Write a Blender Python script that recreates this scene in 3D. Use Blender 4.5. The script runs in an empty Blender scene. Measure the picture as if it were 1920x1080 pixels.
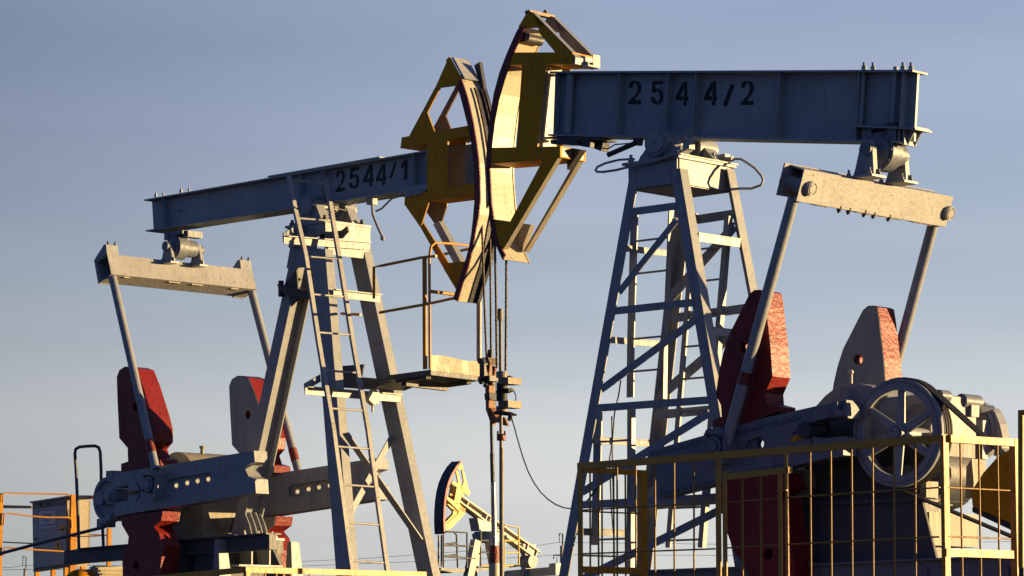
import bpy, math, random
from mathutils import Vector, Matrix
from mathutils.geometry import tessellate_polygon
random.seed(7)
R = math.radians
S = bpy.context.scene

# ------------------------------------------------------------------ camera
F = 5850.0; VH = 1250.0; CZ = 1.6                     # focal length and horizon row, in pixels of a 1920x1080 frame
PITCH = math.atan((VH - 540) / F)
cam = bpy.data.cameras.new("camera"); co = bpy.data.objects.new("camera", cam)
S.collection.objects.link(co); S.camera = co
co.location = (0, 0, CZ); co.rotation_euler = (math.pi / 2 + PITCH, 0, 0)
cam.sensor_width = 36; cam.lens = F * 36 / 1920; cam.clip_start = 0.5; cam.clip_end = 6000
S.render.resolution_x = 1024; S.render.resolution_y = 576

# ------------------------------------------------------------------ light
SUN_AZ = -2.0       # degrees: the sun stands to the right of the picture, this far towards the camera from due right
SUN_EL = 2.8
EXPO = 1.2
S.view_settings.view_transform = 'Standard'; S.view_settings.look = 'None'
S.view_settings.gamma = 1; S.view_settings.exposure = EXPO
sd = Vector((math.cos(R(SUN_AZ)) * math.cos(R(SUN_EL)), -math.sin(R(SUN_AZ)) * math.cos(R(SUN_EL)), math.sin(R(SUN_EL))))
sl = bpy.data.lights.new("sun", 'SUN'); sl.energy = 5.0; sl.angle = R(0.5); sl.color = (1.0, 0.69, 0.31)
so = bpy.data.objects.new("sun", sl); S.collection.objects.link(so)
so.rotation_euler = sd.to_track_quat('Z', 'Y').to_euler(); so.location = (30, -8, 12)

W = bpy.data.worlds.new("World"); S.world = W; W.use_nodes = True
nt = W.node_tree; nt.nodes.clear(); N = nt.nodes.new; L = nt.links.new
out = N('ShaderNodeOutputWorld'); bg = N('ShaderNodeBackground'); bg.inputs[1].default_value = 0.10
sky = N('ShaderNodeTexSky'); sky.sky_type = 'NISHITA'; sky.sun_disc = False
sky.sun_elevation = R(SUN_EL); sky.sun_rotation = math.atan2(sd.x, sd.y)
tc = N('ShaderNodeTexCoord'); sep = N('ShaderNodeSeparateXYZ'); L(tc.outputs['Generated'], sep.inputs[0])
ramp = N('ShaderNodeValToRGB'); L(sep.outputs['Z'], ramp.inputs[0])
def lin(c):
    return tuple((x / 255 / 12.92) if x / 255 < .04045 else ((x / 255 + .055) / 1.055) ** 2.4 for x in c)
stops = [(0.0, (214, 217, 215)), (0.035, (214, 217, 215)), (0.078, (206, 212, 216)), (0.118, (176, 189, 205)), (0.16, (164, 178, 202)), (0.21, (152, 167, 197)), (0.5, (104, 124, 168)), (1.0, (70, 92, 145))]
el = ramp.color_ramp.elements
while len(el) < len(stops): el.new(0.5)
for e, (p, c) in zip(el, stops):
    e.position = p; k = lin(c); e.color = (k[0], k[1], k[2], 1)
# thin veils of high cloud
mp = N('ShaderNodeMapping'); mp.inputs['Scale'].default_value = (2.0, 2.0, 15); mp.inputs['Rotation'].default_value = (R(0), R(4), 0)
L(tc.outputs['Generated'], mp.inputs[0])
nz = N('ShaderNodeTexNoise'); nz.inputs['Scale'].default_value = 1.6; nz.inputs['Detail'].default_value = 5; nz.inputs['Roughness'].default_value = .5
L(mp.outputs[0], nz.inputs[0])
cr = N('ShaderNodeValToRGB'); cr.color_ramp.elements[0].position = .35; cr.color_ramp.elements[1].position = .72
cr.color_ramp.elements[0].color = (.915, .925, .945, 1); cr.color_ramp.elements[1].color = (1.12, 1.095, 1.06, 1)
L(nz.outputs[0], cr.inputs[0])
mul = N('ShaderNodeMixRGB'); mul.blend_type = 'MULTIPLY'; mul.inputs[0].default_value = 1
L(ramp.outputs[0], mul.inputs[1]); L(cr.outputs[0], mul.inputs[2])
sc = N('ShaderNodeVectorMath'); sc.operation = 'SCALE'; sc.inputs['Scale'].default_value = 10 / 2 ** EXPO
L(mul.outputs[0], sc.inputs[0])
# the side of the sky away from the sun is darker (the viewer's left and behind)
def skyramp(vec, st):
    dt = N('ShaderNodeVectorMath'); dt.operation = 'DOT_PRODUCT'; dt.inputs[1].default_value = vec; L(tc.outputs['Generated'], dt.inputs[0])
    mr = N('ShaderNodeMapRange'); mr.inputs['From Min'].default_value = -1; mr.inputs['From Max'].default_value = 1; L(dt.outputs['Value'], mr.inputs['Value'])
    rp = N('ShaderNodeValToRGB'); L(mr.outputs[0], rp.inputs[0]); e = rp.color_ramp.elements
    while len(e) < len(st): e.new(.5)
    for q, (p, c) in zip(e, st): q.position = (p + 1) / 2; q.color = (*c, 1)
    return rp
rx = skyramp((1, 0, 0), [(-1, (.38, .47, .64)), (-.4, (.47, .53, .65)), (-.165, (.70, .71, .73)), (-.06, (.90, .90, .91)), (.03, (1, 1, 1)), (.17, (1.05, 1.05, 1.04)), (1, (1.1, 1.05, 1.0))])
ry = skyramp((0, 1, 0), [(-1, (.39, .56, .85)), (-.1, (.46, .63, .88)), (.6, (.87, .91, .98)), (.93, (1, 1, 1))])
m1_ = N('ShaderNodeMixRGB'); m1_.blend_type = 'MULTIPLY'; m1_.inputs[0].default_value = 1; L(rx.outputs[0], m1_.inputs[1]); L(ry.outputs[0], m1_.inputs[2])
sc2 = N('ShaderNodeMixRGB'); sc2.blend_type = 'MULTIPLY'; sc2.inputs[0].default_value = 1; L(sc.outputs[0], sc2.inputs[1]); L(m1_.outputs[0], sc2.inputs[2])
mx = N('ShaderNodeMixRGB'); mx.inputs[0].default_value = 0.96; L(sky.outputs[0], mx.inputs[1]); L(sc2.outputs[0], mx.inputs[2])
L(mx.outputs[0], bg.inputs[0]); L(bg.outputs[0], out.inputs[0])

# ------------------------------------------------------------------ projection helpers
FW = Vector((0, math.cos(PITCH), math.sin(PITCH))); UP = Vector((0, -math.sin(PITCH), math.cos(PITCH)))
def ray(u, v): return Vector(((u - 960) / F, 0, 0)) + UP * (-(v - 540) / F) + FW
class Fr:
    """a local frame standing on the ground: a along X, b along Y, z up"""
    def __init__(s, X, u0, D):
        s.X = Vector((X[0], X[1], 0)).normalized(); s.Y = Vector((-s.X.y, s.X.x, 0))
        d = ray(u0, VH); s.O = Vector((d.x * D / d.y, D, 0))
        s.ang = math.atan2(s.X.y, s.X.x)
    def at(s, u, v, n, c):
        d = ray(u, v); o = Vector((0, 0, CZ)); t = (c - (o - s.O).dot(n)) / d.dot(n)
        p = o + d * t - s.O
        return (p.dot(s.X), p.dot(s.Y), p.z)
    def b(s, u, v, b): return s.at(u, v, s.Y, b)
    def a(s, u, v, a): return s.at(u, v, s.X, a)
    def z(s, u, v, z):
        d = ray(u, v); t = (z - CZ) / d.z; p = Vector((0, 0, CZ)) + d * t - s.O
        return (p.dot(s.X), p.dot(s.Y), p.z)
    def P(s, pts, b): return [(lambda q: (q[0], q[2]))(s.b(u, v, b)) for u, v in pts]
    def Q(s, pts, a): return [(lambda q: (q[1], q[2]))(s.a(u, v, a)) for u, v in pts]
def frphi(phi, u0, D): return Fr((math.sin(R(phi)), -math.cos(R(phi))), u0, D)

# ------------------------------------------------------------------ materials
MATS = {}
def mat(name, col, col2=None, rough=.5, bump=.15, bscale=30, metal=0, dirt=.35, dirtcol=(.05, .04, .03), spec=.4, nscale=3, chips=0.0, chipcol=(.12, .05, .02)):
    m = bpy.data.materials.new(name); m.use_nodes = True; t = m.node_tree; n = t.nodes.new; l = t.links.new
    p = t.nodes['Principled BSDF']; p.inputs['Metallic'].default_value = metal; p.inputs['Specular IOR Level'].default_value = spec
    c = n('ShaderNodeTexCoord'); col2 = col2 or tuple(x * .8 for x in col)
    n1 = n('ShaderNodeTexNoise'); n1.inputs['Scale'].default_value = nscale; n1.inputs['Detail'].default_value = 6; n1.inputs['Roughness'].default_value = .6
    l(c.outputs['Object'], n1.inputs[0])
    r1 = n('ShaderNodeValToRGB'); r1.color_ramp.elements[0].position = .32; r1.color_ramp.elements[1].position = .68
    r1.color_ramp.elements[0].color = (*col2, 1); r1.color_ramp.elements[1].color = (*col, 1); l(n1.outputs[0], r1.inputs[0])
    # grime: streaks that run down plus specks
    mpn = n('ShaderNodeMapping'); mpn.inputs['Scale'].default_value = (14, 14, 1.6); l(c.outputs['Object'], mpn.inputs[0])
    n2 = n('ShaderNodeTexNoise'); n2.inputs['Scale'].default_value = 1.5; n2.inputs['Detail'].default_value = 8; n2.inputs['Roughness'].default_value = .7; l(mpn.outputs[0], n2.inputs[0])
    r2 = n('ShaderNodeValToRGB'); r2.color_ramp.elements[0].position = .52; r2.color_ramp.elements[1].position = .78
    r2.color_ramp.elements[0].color = (0, 0, 0, 1); r2.color_ramp.elements[1].color = (dirt, dirt, dirt, 1); l(n2.outputs[0], r2.inputs[0])
    m1 = n('ShaderNodeMixRGB'); l(r2.outputs[0], m1.inputs[0]); l(r1.outputs[0], m1.inputs[1]); m1.inputs[2].default_value = (*dirtcol, 1)
    src = m1
    if chips > 0:
        n3 = n('ShaderNodeTexNoise'); n3.inputs['Scale'].default_value = 26; n3.inputs['Detail'].default_value = 5; n3.inputs['Roughness'].default_value = .65; l(c.outputs['Object'], n3.inputs[0])
        r3 = n('ShaderNodeValToRGB'); r3.color_ramp.elements[0].position = .70 - chips * .1; r3.color_ramp.elements[1].position = .73 - chips * .1
        l(n3.outputs[0], r3.inputs[0]); m2 = n('ShaderNodeMixRGB'); l(r3.outputs[0], m2.inputs[0]); l(m1.outputs[0], m2.inputs[1]); m2.inputs[2].default_value = (*chipcol, 1); src = m2
    l(src.outputs[0], p.inputs['Base Color'])
    rr = n('ShaderNodeMapRange'); rr.inputs['To Min'].default_value = max(.05, rough - .12); rr.inputs['To Max'].default_value = min(1, rough + .15); l(n2.outputs[0], rr.inputs['Value']); l(rr.outputs[0], p.inputs['Roughness'])
    nb = n('ShaderNodeTexNoise'); nb.inputs['Scale'].default_value = bscale; nb.inputs['Detail'].default_value = 4; l(c.outputs['Object'], nb.inputs[0])
    bp = n('ShaderNodeBump'); bp.inputs['Strength'].default_value = bump; bp.inputs['Distance'].default_value = .02; l(nb.outputs[0], bp.inputs['Height']); l(bp.outputs[0], p.inputs['Normal'])
    MATS[name] = m; return m
GREY = mat('grey_paint', (.275, .285, .30), (.215, .23, .255), .42, .12, 22, dirt=.6, dirtcol=(.08, .06, .045), chips=.4, nscale=4)
CRNK = mat('crank_grey_paint', (.16, .175, .21), (.12, .135, .17), .45, .25, 22, dirt=.55, chips=.4)
PED = mat('darkened_grey_paint', (.07, .075, .085), (.05, .055, .065), .5, .2, 22, dirt=.5, chips=.3)  # grey darkened: low light on pedestal and lower gear case painted in
BLUE = mat('blue_grey_paint', (.27, .31, .33), (.21, .245, .27), .45, .08, 20, dirt=.4, chips=.25)
LGREY = mat('light_grey_paint', (.33, .33, .325), (.25, .25, .255), .45, .15, 25, dirt=.65, dirtcol=(.08, .055, .035), chips=.6)
CREAM = mat('cream_paint', (.46, .42, .31), (.38, .345, .26), .42, .15, 30, dirt=.35, chips=.6)
YEL = mat('ochre_yellow_paint', (.62, .28, .006), (.50, .215, .005), .5, .15, 25, dirt=.55, chips=.5, spec=.12)
RODY = mat('shaded_rod_yellow', (.34, .18, .012), (.22, .11, .01), .4, .15, 40, dirt=.5, chips=.5)  # fence yellow darkened, partial shadow on the rods put into the paint
YELF = mat('darkened_ochre_paint', (.20, .115, .035), (.14, .08, .025), .5, .15, 25, dirt=.5, chips=.5)  # ochre darkened to hold down light bounced within the head
FYEL = mat('fence_yellow_paint', (.56, .25, .012), (.44, .18, .01), .42, .15, 40, dirt=.3, chips=.5)
RED = mat('oxide_red_paint', (.21, .014, .011), (.155, .011, .009), .42, .32, 30, dirt=.5, dirtcol=(.03, .012, .01), spec=.3, nscale=5, chips=.3, chipcol=(.10, .03, .02))
PALE = mat('pale_grey_paint', (.27, .275, .28), (.22, .225, .23), .5, .2, 18, dirt=.6, chips=.4)
EDGE = mat('dark_red_paint', (.14, .008, .02), (.10, .006, .014), .45, .3, 40, dirt=.3)
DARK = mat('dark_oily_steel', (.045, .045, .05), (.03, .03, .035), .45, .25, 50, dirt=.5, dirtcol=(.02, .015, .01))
BLACK = mat('black_stencil_paint', (.012, .012, .014), (.008, .008, .01), .6, .1, 40, dirt=.1)
STEN = mat('worn_stencil_paint', (.006, .006, .007), (.009, .009, .011), .6, .1, 40, dirt=.15, dirtcol=(.08, .10, .12), chips=.4, chipcol=(.13, .155, .18))
RUBBER = mat('black_rubber', (.02, .02, .02), (.015, .015, .015), .6, .1, 40, dirt=.2, dirtcol=(.06, .05, .04))
ROPE = mat('steel_wire_rope', (.10, .075, .055), (.05, .04, .03), .45, .2, 60, metal=.4, dirt=.5, dirtcol=(.02, .015, .01))
RUST = mat('rusty_orange_steel', (.36, .15, .055), (.20, .08, .035), .6, .4, 40, dirt=.6)
CHROME = mat('polished_rod_steel', (.45, .40, .34), (.25, .2, .16), .25, .05, 30, metal=.7, dirt=.7, dirtcol=(.03, .02, .015))
BROWNRED = mat('brown_red_paint', (.22, .035, .02), (.12, .02, .012), .35, .5, 60, dirt=.5)
GALV = mat('crinkled_sheet_metal', (.13, .112, .068), (.075, .065, .04), .4, .35, 6, metal=.2, dirt=.5)
TAN = mat('weathered_tan_paint', (.26, .23, .18), (.19, .165, .13), .55, .2, 30, dirt=.5, chips=.5)
WOOD = mat('concrete_pole', (.25, .23, .2), None, .8, .3, 20)
SIGNW = mat('white_sign', (.55, .55, .56), (.5, .5, .5), .5, .02, 20, dirt=.15)
SIGNR = mat('red_sign_paint', (.35, .03, .03), None, .5, .02, 20, dirt=.1)
SIGNY = mat('yellow_sign_paint', (.65, .38, .03), None, .5, .02, 20, dirt=.1)
YEL3 = mat('pale_yellow_paint', (.62, .45, .10), (.55, .38, .08), .5, .1, 20, dirt=.25)
CREAM3 = mat('pale_cream_paint', (.50, .46, .36), (.44, .40, .32), .5, .1, 20, dirt=.25)
GRAVEL = mat('gravel_pad', (.075, .065, .055), (.045, .04, .035), .95, .9, 14, dirt=.3)
GRASS = mat('dry_steppe', (.055, .05, .03), (.035, .035, .02), 1, .9, 2, dirt=.3, nscale=.05)

# ------------------------------------------------------------------ mesh builder
class MB:
    def __init__(s): s.v = []; s.f = []; s.sm = []
    def add(s, vs, fs, smooth=False):
        o = len(s.v); s.v += [tuple(x) for x in vs]
        for f in fs: s.f.append(tuple(i + o for i in f)); s.sm.append(smooth)
    def prism(s, A, B, smooth=False):
        """A, B: matching rings of 3D points; caps triangulated"""
        n = len(A); tri = tessellate_polygon([[Vector(p) for p in A]])
        fs = [tuple(t) for t in tri] + [tuple(i + n for i in reversed(t)) for t in tri]
        s.add(list(A) + list(B), fs); o = len(s.v) - 2 * n
        for i in range(n):
            j = (i + 1) % n; s.f.append((o + i, o + n + i, o + n + j, o + j)); s.sm.append(smooth)
        return s
    def slab(s, poly, b0, b1, holes=None):
        if holes:
            loops = [poly] + holes; flat = [p for lp in loops for p in lp]
            tri = tessellate_polygon([[Vector((p[0], p[1], 0)) for p in lp] for lp in loops]); n = len(flat)
            vs = [(p[0], b0, p[1]) for p in flat] + [(p[0], b1, p[1]) for p in flat]
            fs = [tuple(t) for t in tri] + [tuple(i + n for i in reversed(t)) for t in tri]; o = 0
            for lp in loops:
                m = len(lp)
                for i in range(m): j = (i + 1) % m; fs.append((o + i, o + n + i, o + n + j, o + j))
                o += m
            s.add(vs, fs); return s
        return s.prism([(p[0], b0, p[1]) for p in poly], [(p[0], b1, p[1]) for p in poly])
    def aslab(s, poly, a0, a1):
        return s.prism([(a0, p[0], p[1]) for p in poly], [(a1, p[0], p[1]) for p in poly])
    def box(s, a0, a1, b0, b1, z0, z1): return s.slab([(a0, z0), (a1, z0), (a1, z1), (a0, z1)], b0, b1)
    def bar(s, p, q, w, h, up=(0, 0, 1)):
        """box bar: w across (horizontal), h along up"""
        p, q = Vector(p), Vector(q); d = (q - p).normalized(); x = d.cross(Vector(up))
        if x.length < 1e-4: x = d.cross(Vector((0, 1, 0)))
        x.normalize(); y = x.cross(d).normalized(); c = [(-.5, -.5), (.5, -.5), (.5, .5), (-.5, .5)]
        return s.prism([p + x * w * i + y * h * j for i, j in c], [q + x * w * i + y * h * j for i, j in c])
    def ibar(s, p, q, fl, h, tf=.012, tw=.010, up=(0, 0, 1), chan=0):
        """I or channel section: fl flange width, h height along up; chan=+-1 puts the web on one side"""
        p, q = Vector(p), Vector(q); d = (q - p).normalized(); x = d.cross(Vector(up)).normalized(); y = x.cross(d).normalized()
        F2 = fl / 2; H = h / 2
        if chan == 0:
            c = [(-F2, -H), (F2, -H), (F2, -H + tf), (tw / 2, -H + tf), (tw / 2, H - tf), (F2, H - tf), (F2, H), (-F2, H), (-F2, H - tf), (-tw / 2, H - tf), (-tw / 2, -H + tf), (-F2, -H + tf)]
        else:
            c = [(-F2, -H), (F2, -H), (F2, -H + tf), (-F2 + tw, -H + tf), (-F2 + tw, H - tf), (F2, H - tf), (F2, H), (-F2, H)]
            if chan < 0: c = [(-a, b) for a, b in c][::-1]
        return s.prism([p + x * i + y * j for i, j in c], [q + x * i + y * j for i, j in c])
    def cyl(s, p, q, r, n=20, r2=None, caps=True):
        p, q = Vector(p), Vector(q); d = (q - p).normalized(); x = d.orthogonal().normalized(); y = d.cross(x); r2 = r if r2 is None else r2
        A = [p + (x * math.cos(t) + y * math.sin(t)) * r for t in [2 * math.pi * i / n for i in range(n)]]
        B = [q + (x * math.cos(t) + y * math.sin(t)) * r2 for t in [2 * math.pi * i / n for i in range(n)]]
        fs = [(i, (i + 1) % n, n + (i + 1) % n, n + i) for i in range(n)]
        s.add(A + B, fs, True)
        if caps: s.add(A, [tuple(reversed(range(n)))]); s.add(B, [tuple(range(n))])
        return s
    def tube(s, path, r, n=8):
        P = [Vector(p) for p in path]; m = len(P); rings = []; ref = None
        for i in range(m):
            d = (P[min(i + 1, m - 1)] - P[max(i - 1, 0)]).normalized()
            if ref is None: ref = d.orthogonal().normalized()
            ref = (ref - d * ref.dot(d)).normalized(); y = d.cross(ref)
            rings.append([P[i] + (ref * math.cos(t) + y * math.sin(t)) * r for t in [2 * math.pi * k / n for k in range(n)]])
        vs = [p for rg in rings for p in rg]; fs = []
        for i in range(m - 1):
            for k in range(n): fs.append((i * n + k, i * n + (k + 1) % n, (i + 1) * n + (k + 1) % n, (i + 1) * n + k))
        s.add(vs, fs, True); s.add(rings[0], [tuple(reversed(range(n)))]); s.add(rings[-1], [tuple(range(n))]); return s
    def ring(s, c, axis, r0, r1, w, n=48):
        """flat annulus of width w along axis starting at c"""
        c = Vector(c); d = Vector(axis).normalized(); x = d.orthogonal().normalized(); y = d.cross(x); vs = []
        for t in [2 * math.pi * i / n for i in range(n)]:
            e = x * math.cos(t) + y * math.sin(t)
            vs += [c + e * r0, c + e * r1, c + e * r1 + d * w, c + e * r0 + d * w]
        o = len(s.v); s.v += [tuple(v) for v in vs]
        for i in range(n):
            j = (i + 1) % n
            for k in range(4):
                l = (k + 1) % 4; s.f.append((o + i * 4 + k, o + i * 4 + l, o + j * 4 + l, o + j * 4 + k)); s.sm.append(k in (1, 3))
        return s
    def hexbolt(s, p, d, r=.018, h=.02, stud=.02):
        p = Vector(p); d = Vector(d).normalized(); s.cyl(p, p + d * h, r, 6); s.cyl(p + d * h, p + d * (h + stud), r * .55, 6)
        for i in range(len(s.sm) - 16, len(s.sm)): s.sm[i] = False
        return s
    def ball(s, c, r, n=12, m=8):
        c = Vector(c); vs = []; fs = []
        for i in range(m + 1):
            th = math.pi * i / m
            for k in range(n):
                ph = 2 * math.pi * k / n; vs.append(c + Vector((math.sin(th) * math.cos(ph), math.sin(th) * math.sin(ph), math.cos(th))) * r)
        for i in range(m):
            for k in range(n): fs.append((i * n + k, (i + 1) * n + k, (i + 1) * n + (k + 1) % n, i * n + (k + 1) % n))
        s.add(vs, fs, True); return s
    def clusters(s):
        """separate pieces: connected shells whose boxes touch stay together"""
        par = list(range(len(s.v)))
        def fd(i):
            while par[i] != i: par[i] = par[par[i]]; i = par[i]
            return i
        for f in s.f:
            for i in f[1:]: par[fd(i)] = fd(f[0])
        grp = {}
        for i in range(len(s.v)): grp.setdefault(fd(i), []).append(i)
        G = []
        for r, ids in grp.items():
            P = [s.v[i] for i in ids]; G.append([set([r]), [min(p[k] for p in P) - .003 for k in range(3)], [max(p[k] for p in P) + .003 for k in range(3)]])
        ch = True
        while ch:
            ch = False
            for i in range(len(G)):
                for j in range(i + 1, len(G)):
                    if all(G[i][1][k] <= G[j][2][k] and G[j][1][k] <= G[i][2][k] for k in range(3)):
                        G[i][0] |= G[j][0]; G[i][1] = [min(G[i][1][k], G[j][1][k]) for k in range(3)]; G[i][2] = [max(G[i][2][k], G[j][2][k]) for k in range(3)]
                        G.pop(j); ch = True; break
                if ch: break
        out = []
        for g in G:
            m = MB(); mp = {}
            for f, sm in zip(s.f, s.sm):
                if fd(f[0]) in g[0]:
                    nf = []
                    for i in f:
                        if i not in mp: mp[i] = len(m.v); m.v.append(s.v[i])
                        nf.append(mp[i])
                    m.f.append(tuple(nf)); m.sm.append(sm)
            out.append(m)
        return out
    def build(s, name, m, parent=None, off=(0, 0, 0), bevel=0):
        me = bpy.data.meshes.new(name); o = Vector(off)
        me.from_pydata([tuple(Vector(v) - o) for v in s.v], [], s.f); me.materials.append(m)
        me.polygons.foreach_set('use_smooth', s.sm)
        import bmesh
        bm = bmesh.new(); bm.from_mesh(me); bmesh.ops.recalc_face_normals(bm, faces=bm.faces); bm.to_mesh(me); bm.free()
        ob = bpy.data.objects.new(name, me); S.collection.objects.link(ob)
        if parent: ob.parent = parent
        if bevel:
            b = ob.modifiers.new('bevel', 'BEVEL'); b.width = bevel; b.segments = 1; b.limit_method = 'ANGLE'; b.angle_limit = R(50)
        return ob

SPLIT = {'bolt', 'bracket', 'inner_liner', 'step_plate', 'foot_rib', 'stiffener_pipe', 'guide_plate', 'cross_bar', 'rail', 'warning_sign', 'bolt_plate', 'cross_arm', 'cable', 'carrier_bar', 'far_web', 'far_side_plate', 'inner_layer'}
class Thing:
    """top-level thing: an Empty at its base, or one tagged mesh"""
    def __init__(s, name, fr, base, label, cat, group=None):
        s.fr = fr; s.base = Vector(base); o = bpy.data.objects.new(name, None); S.collection.objects.link(o)
        o.empty_display_size = .2
        o.location = fr.O + fr.X * base[0] + fr.Y * base[1] + Vector((0, 0, base[2])); o.rotation_euler = (0, 0, fr.ang)
        o['label'] = label; o['category'] = cat
        if group: o['group'] = group
        s.o = o
    def part(s, name, mb, m, parent=None, bevel=0, label=None):
        if name in SPLIT:
            for c in mb.clusters(): ob = c.build(name, m, parent or s.o, s.base, bevel)
            return ob
        ob = mb.build(name, m, parent or s.o, s.base, bevel)
        if label: ob['label'] = label
        return ob
def solo(name, fr, mb, m, label, cat, group=None, base=(0, 0, 0)):
    ob = mb.build(name, m, None, base)
    ob.location = fr.O + fr.X * base[0] + fr.Y * base[1] + Vector((0, 0, base[2])); ob.rotation_euler = (0, 0, fr.ang)
    ob['label'] = label; ob['category'] = cat
    if group: ob['group'] = group
    return ob
def lerp(p, q, t): return tuple(p[i] + (q[i] - p[i]) * t for i in range(len(p)))
def interp(pts, v):
    """u on a polyline of (u, v) at row v"""
    for (u0, v0), (u1, v1) in zip(pts, pts[1:]):
        if v0 <= v <= v1: return u0 + (u1 - u0) * (v - v0) / (v1 - v0)
    (u0, v0), (u1, v1) = (pts[0], pts[1]) if v < pts[0][1] else (pts[-2], pts[-1])
    return u0 + (u1 - u0) * (v - v0) / (v1 - v0)
GLYPH = {
 '2': [[(.05,.30),(.10,.12),(.28,.02),(.48,0),(.48,.13),(.36,.17),(.30,.30)], [(.56,0),(.80,.04),(.97,.16),(1,.32),(.93,.47),(.60,.74),(.60,.56),(.70,.44),(.73,.30),(.69,.18),(.56,.13)], [(.52,.62),(.52,.84),(.98,.84),(.95,1),(0,1),(.03,.9),(.3,.76)]],
 '5': [[(.15,0),(1,0),(.97,.15),(.38,.15),(.35,.33),(.52,.32),(.52,.45),(.3,.5),(.1,.48)], [(.60,.32),(.82,.36),(.97,.48),(1,.68),(.92,.86),(.76,.97),(.60,1),(.60,.87),(.70,.82),(.75,.68),(.70,.52),(.60,.45)], [(.52,1),(.25,.97),(.05,.85),(0,.70),(.27,.68),(.32,.80),(.52,.87)]],
 '4': [[(.60,0),(.60,.30),(.33,.62),(.60,.62),(.60,.78),(0,.78),(.03,.62)], [(.66,0),(.92,0),(.90,.62),(1,.62),(.98,.78),(.88,.78),(.86,1),(.60,1),(.61,.84),(.66,.84)]],
 '/': [[(.70,0),(1,.05),(.32,1),(0,.93)]],
 '1': [[(0,.28),(.55,0),(1,0),(.92,1),(.42,1),(.52,.30),(.05,.42)]]}
def glyphs(mb, fr, items, b0, b1, slope):
    for ch, u0, u1, v0, v1 in items:
        for poly in GLYPH[ch]:
            mb.slab(fr.P([(u0 + x * (u1 - u0) , v0 + y * (v1 - v0) + slope * (x - .5) * (u1 - u0)) for x, y in poly], b0), b0, b1)
G0 = 1.2   # height of the gravel pad the near pumps stand on
# ================================================================== PUMP 1 (left, number ending in 1)
f1 = frphi(43.5, 905, 29.0)
p1 = Thing('pumpjack', f1, f1.b(600, 1250, 0)[:2] + (G0,), 'grey pumpjack stencilled 2544/1, its yellow horse head at the right end', 'pumpjack', 'pumpjacks on the oil field')
def XZ(fr, u, v, b): q = fr.b(u, v, b); return (q[0], q[2])

def make_head(T, fr, hw, outer, inner, plates, arms, vplate, mats, far_mats, strut_t, rib_in, far_plates=None, far_rib=True, hf=None):
    hf = hf or hw
    """curved arc plate with red edge ribs, side gussets and struts on both faces, arms right through"""
    m = MB()
    li = MB()
    for pl in plates:                                                # near side plates, with a tan layer added to cut yellow bounce light
        m.slab(fr.P(pl, -hw), -hw, -hw + .008); li.slab(fr.P(pl, -hw), -hw + .0082, -hw + strut_t)
    m.slab(fr.P(vplate, -hw), -hw - .006, -hw - .001); li.slab(fr.P(vplate, -hw), -hw, -hw + .014)
    head = T.part('horse_head', m, mats); T.part('inner_layer', li, TAN, head)
    m = MB()
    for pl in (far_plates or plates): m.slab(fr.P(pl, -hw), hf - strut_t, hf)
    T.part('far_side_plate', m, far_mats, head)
    m = MB(); m.slab(fr.P(vplate, -hw), hf - .018, hf - .004); T.part('far_web', m, TAN, head)
    for ar in arms:
        m = MB();                                                  # a channel: two webs and the flanges between them
        A = fr.P(ar, -hw); m.slab(A, -hw - .004, -hw + .02); m.slab(A, hf - .02, hf + .004)
        n = len(A) // 2; top = A[:n]; bot = A[n:][::-1]
        for E, k in ((top, -1), (bot, 1)):
            E2 = [(x, z + .012 * k) for x, z in E]; m.slab(E + E2[::-1], -hw + .021, hf - .021)
        T.part('cross_arm', m, mats, head)
        (tx, tz), (bx_, bz_) = top[-1], bot[-1]; m = MB(); m.slab([(tx - .01, tz - .002), (tx - .002, tz - .002), (bx_ - .002, bz_ + .002), (bx_ - .01, bz_ + .002)], -hw + .0215, hf - .0215); T.part('end_cap', m, LGREY, head)
    O = fr.P(outer, -hw); I = [(x + (.016 if rib_in > 0 else -.016), z) for x, z in O]
    m = MB(); m.slab(O + I[::-1], -hw + .003, hf - .003); arc = T.part('arc_plate', m, CREAM, head)  # grey arc coloured cream, sunlight and yellow bounce put into the paint
    I2 = fr.P(inner, -hw)
    m = MB(); m.slab(O + I2[::-1], -hw - .008, -hw + .006); T.part('edge_rib', m, EDGE, head)
    m = MB(); I3 = [(x + .022 * (1 if rib_in > 0 else -1), z) for x, z in O]; m.slab(O + I3[::-1], hf - .006, hf + .008); T.part('edge_rib', m, EDGE if far_rib else CREAM, head)
    return head, O

o1 = [(865,147),(871,163),(877,182),(882.6,205),(889,235),(894.7,271),(899,305),(901,335),(901.7,375),(898.8,402),(893.3,430),(888,462),(879.6,498),(869,530),(859,565)]
i1 = [(857,160),(862,174),(867,192),(872,212),(879,240),(885,270),(889,305),(890.4,335),(890.4,378),(888,408),(884.4,440),(880,465),(873.6,488.5),(863,522),(850,561)]
pl1 = [[(842,106),(865,147),(866,159),(823,165),(816,164),(837,117),(836,113)],
       [(815.5,164.2),(825,164.8),(801,211.3),(792,208.5)],
       [(791.7,208.8),(801.3,211.6),(814.4,246.5),(816.3,253),(769.6,261.3),(767,255)],
       [(759,371),(758,383),(788,426),(792,416),(803,382),(805,366),(803,360),(786,358.5)],
       [(788.3,426.5),(832.7,505),(840.6,492.5),(793.4,417.5)],
       [(832,504.5),(840.8,492.8),(878,489.5),(857,546)]]
ar1 = [[(753.9,257.6),(879.5,235.3),(883,254.5),(751,278)], [(803,357.6),(889.7,342.7),(889.7,365.4),(803,376.5)]]
vp1 = [(801.5,262),(840,255),(840,352),(802.6,360)]
H1W = .125
head1, O1 = make_head(p1, f1, H1W, o1, i1, pl1, ar1, vp1, YEL, YELF, .014, -1)
m = MB()   # grey inner liners seen through the head
m.slab(f1.P([(845,268),(874,263),(878,345),(845,350)], -H1W), .06, .075)
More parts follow.
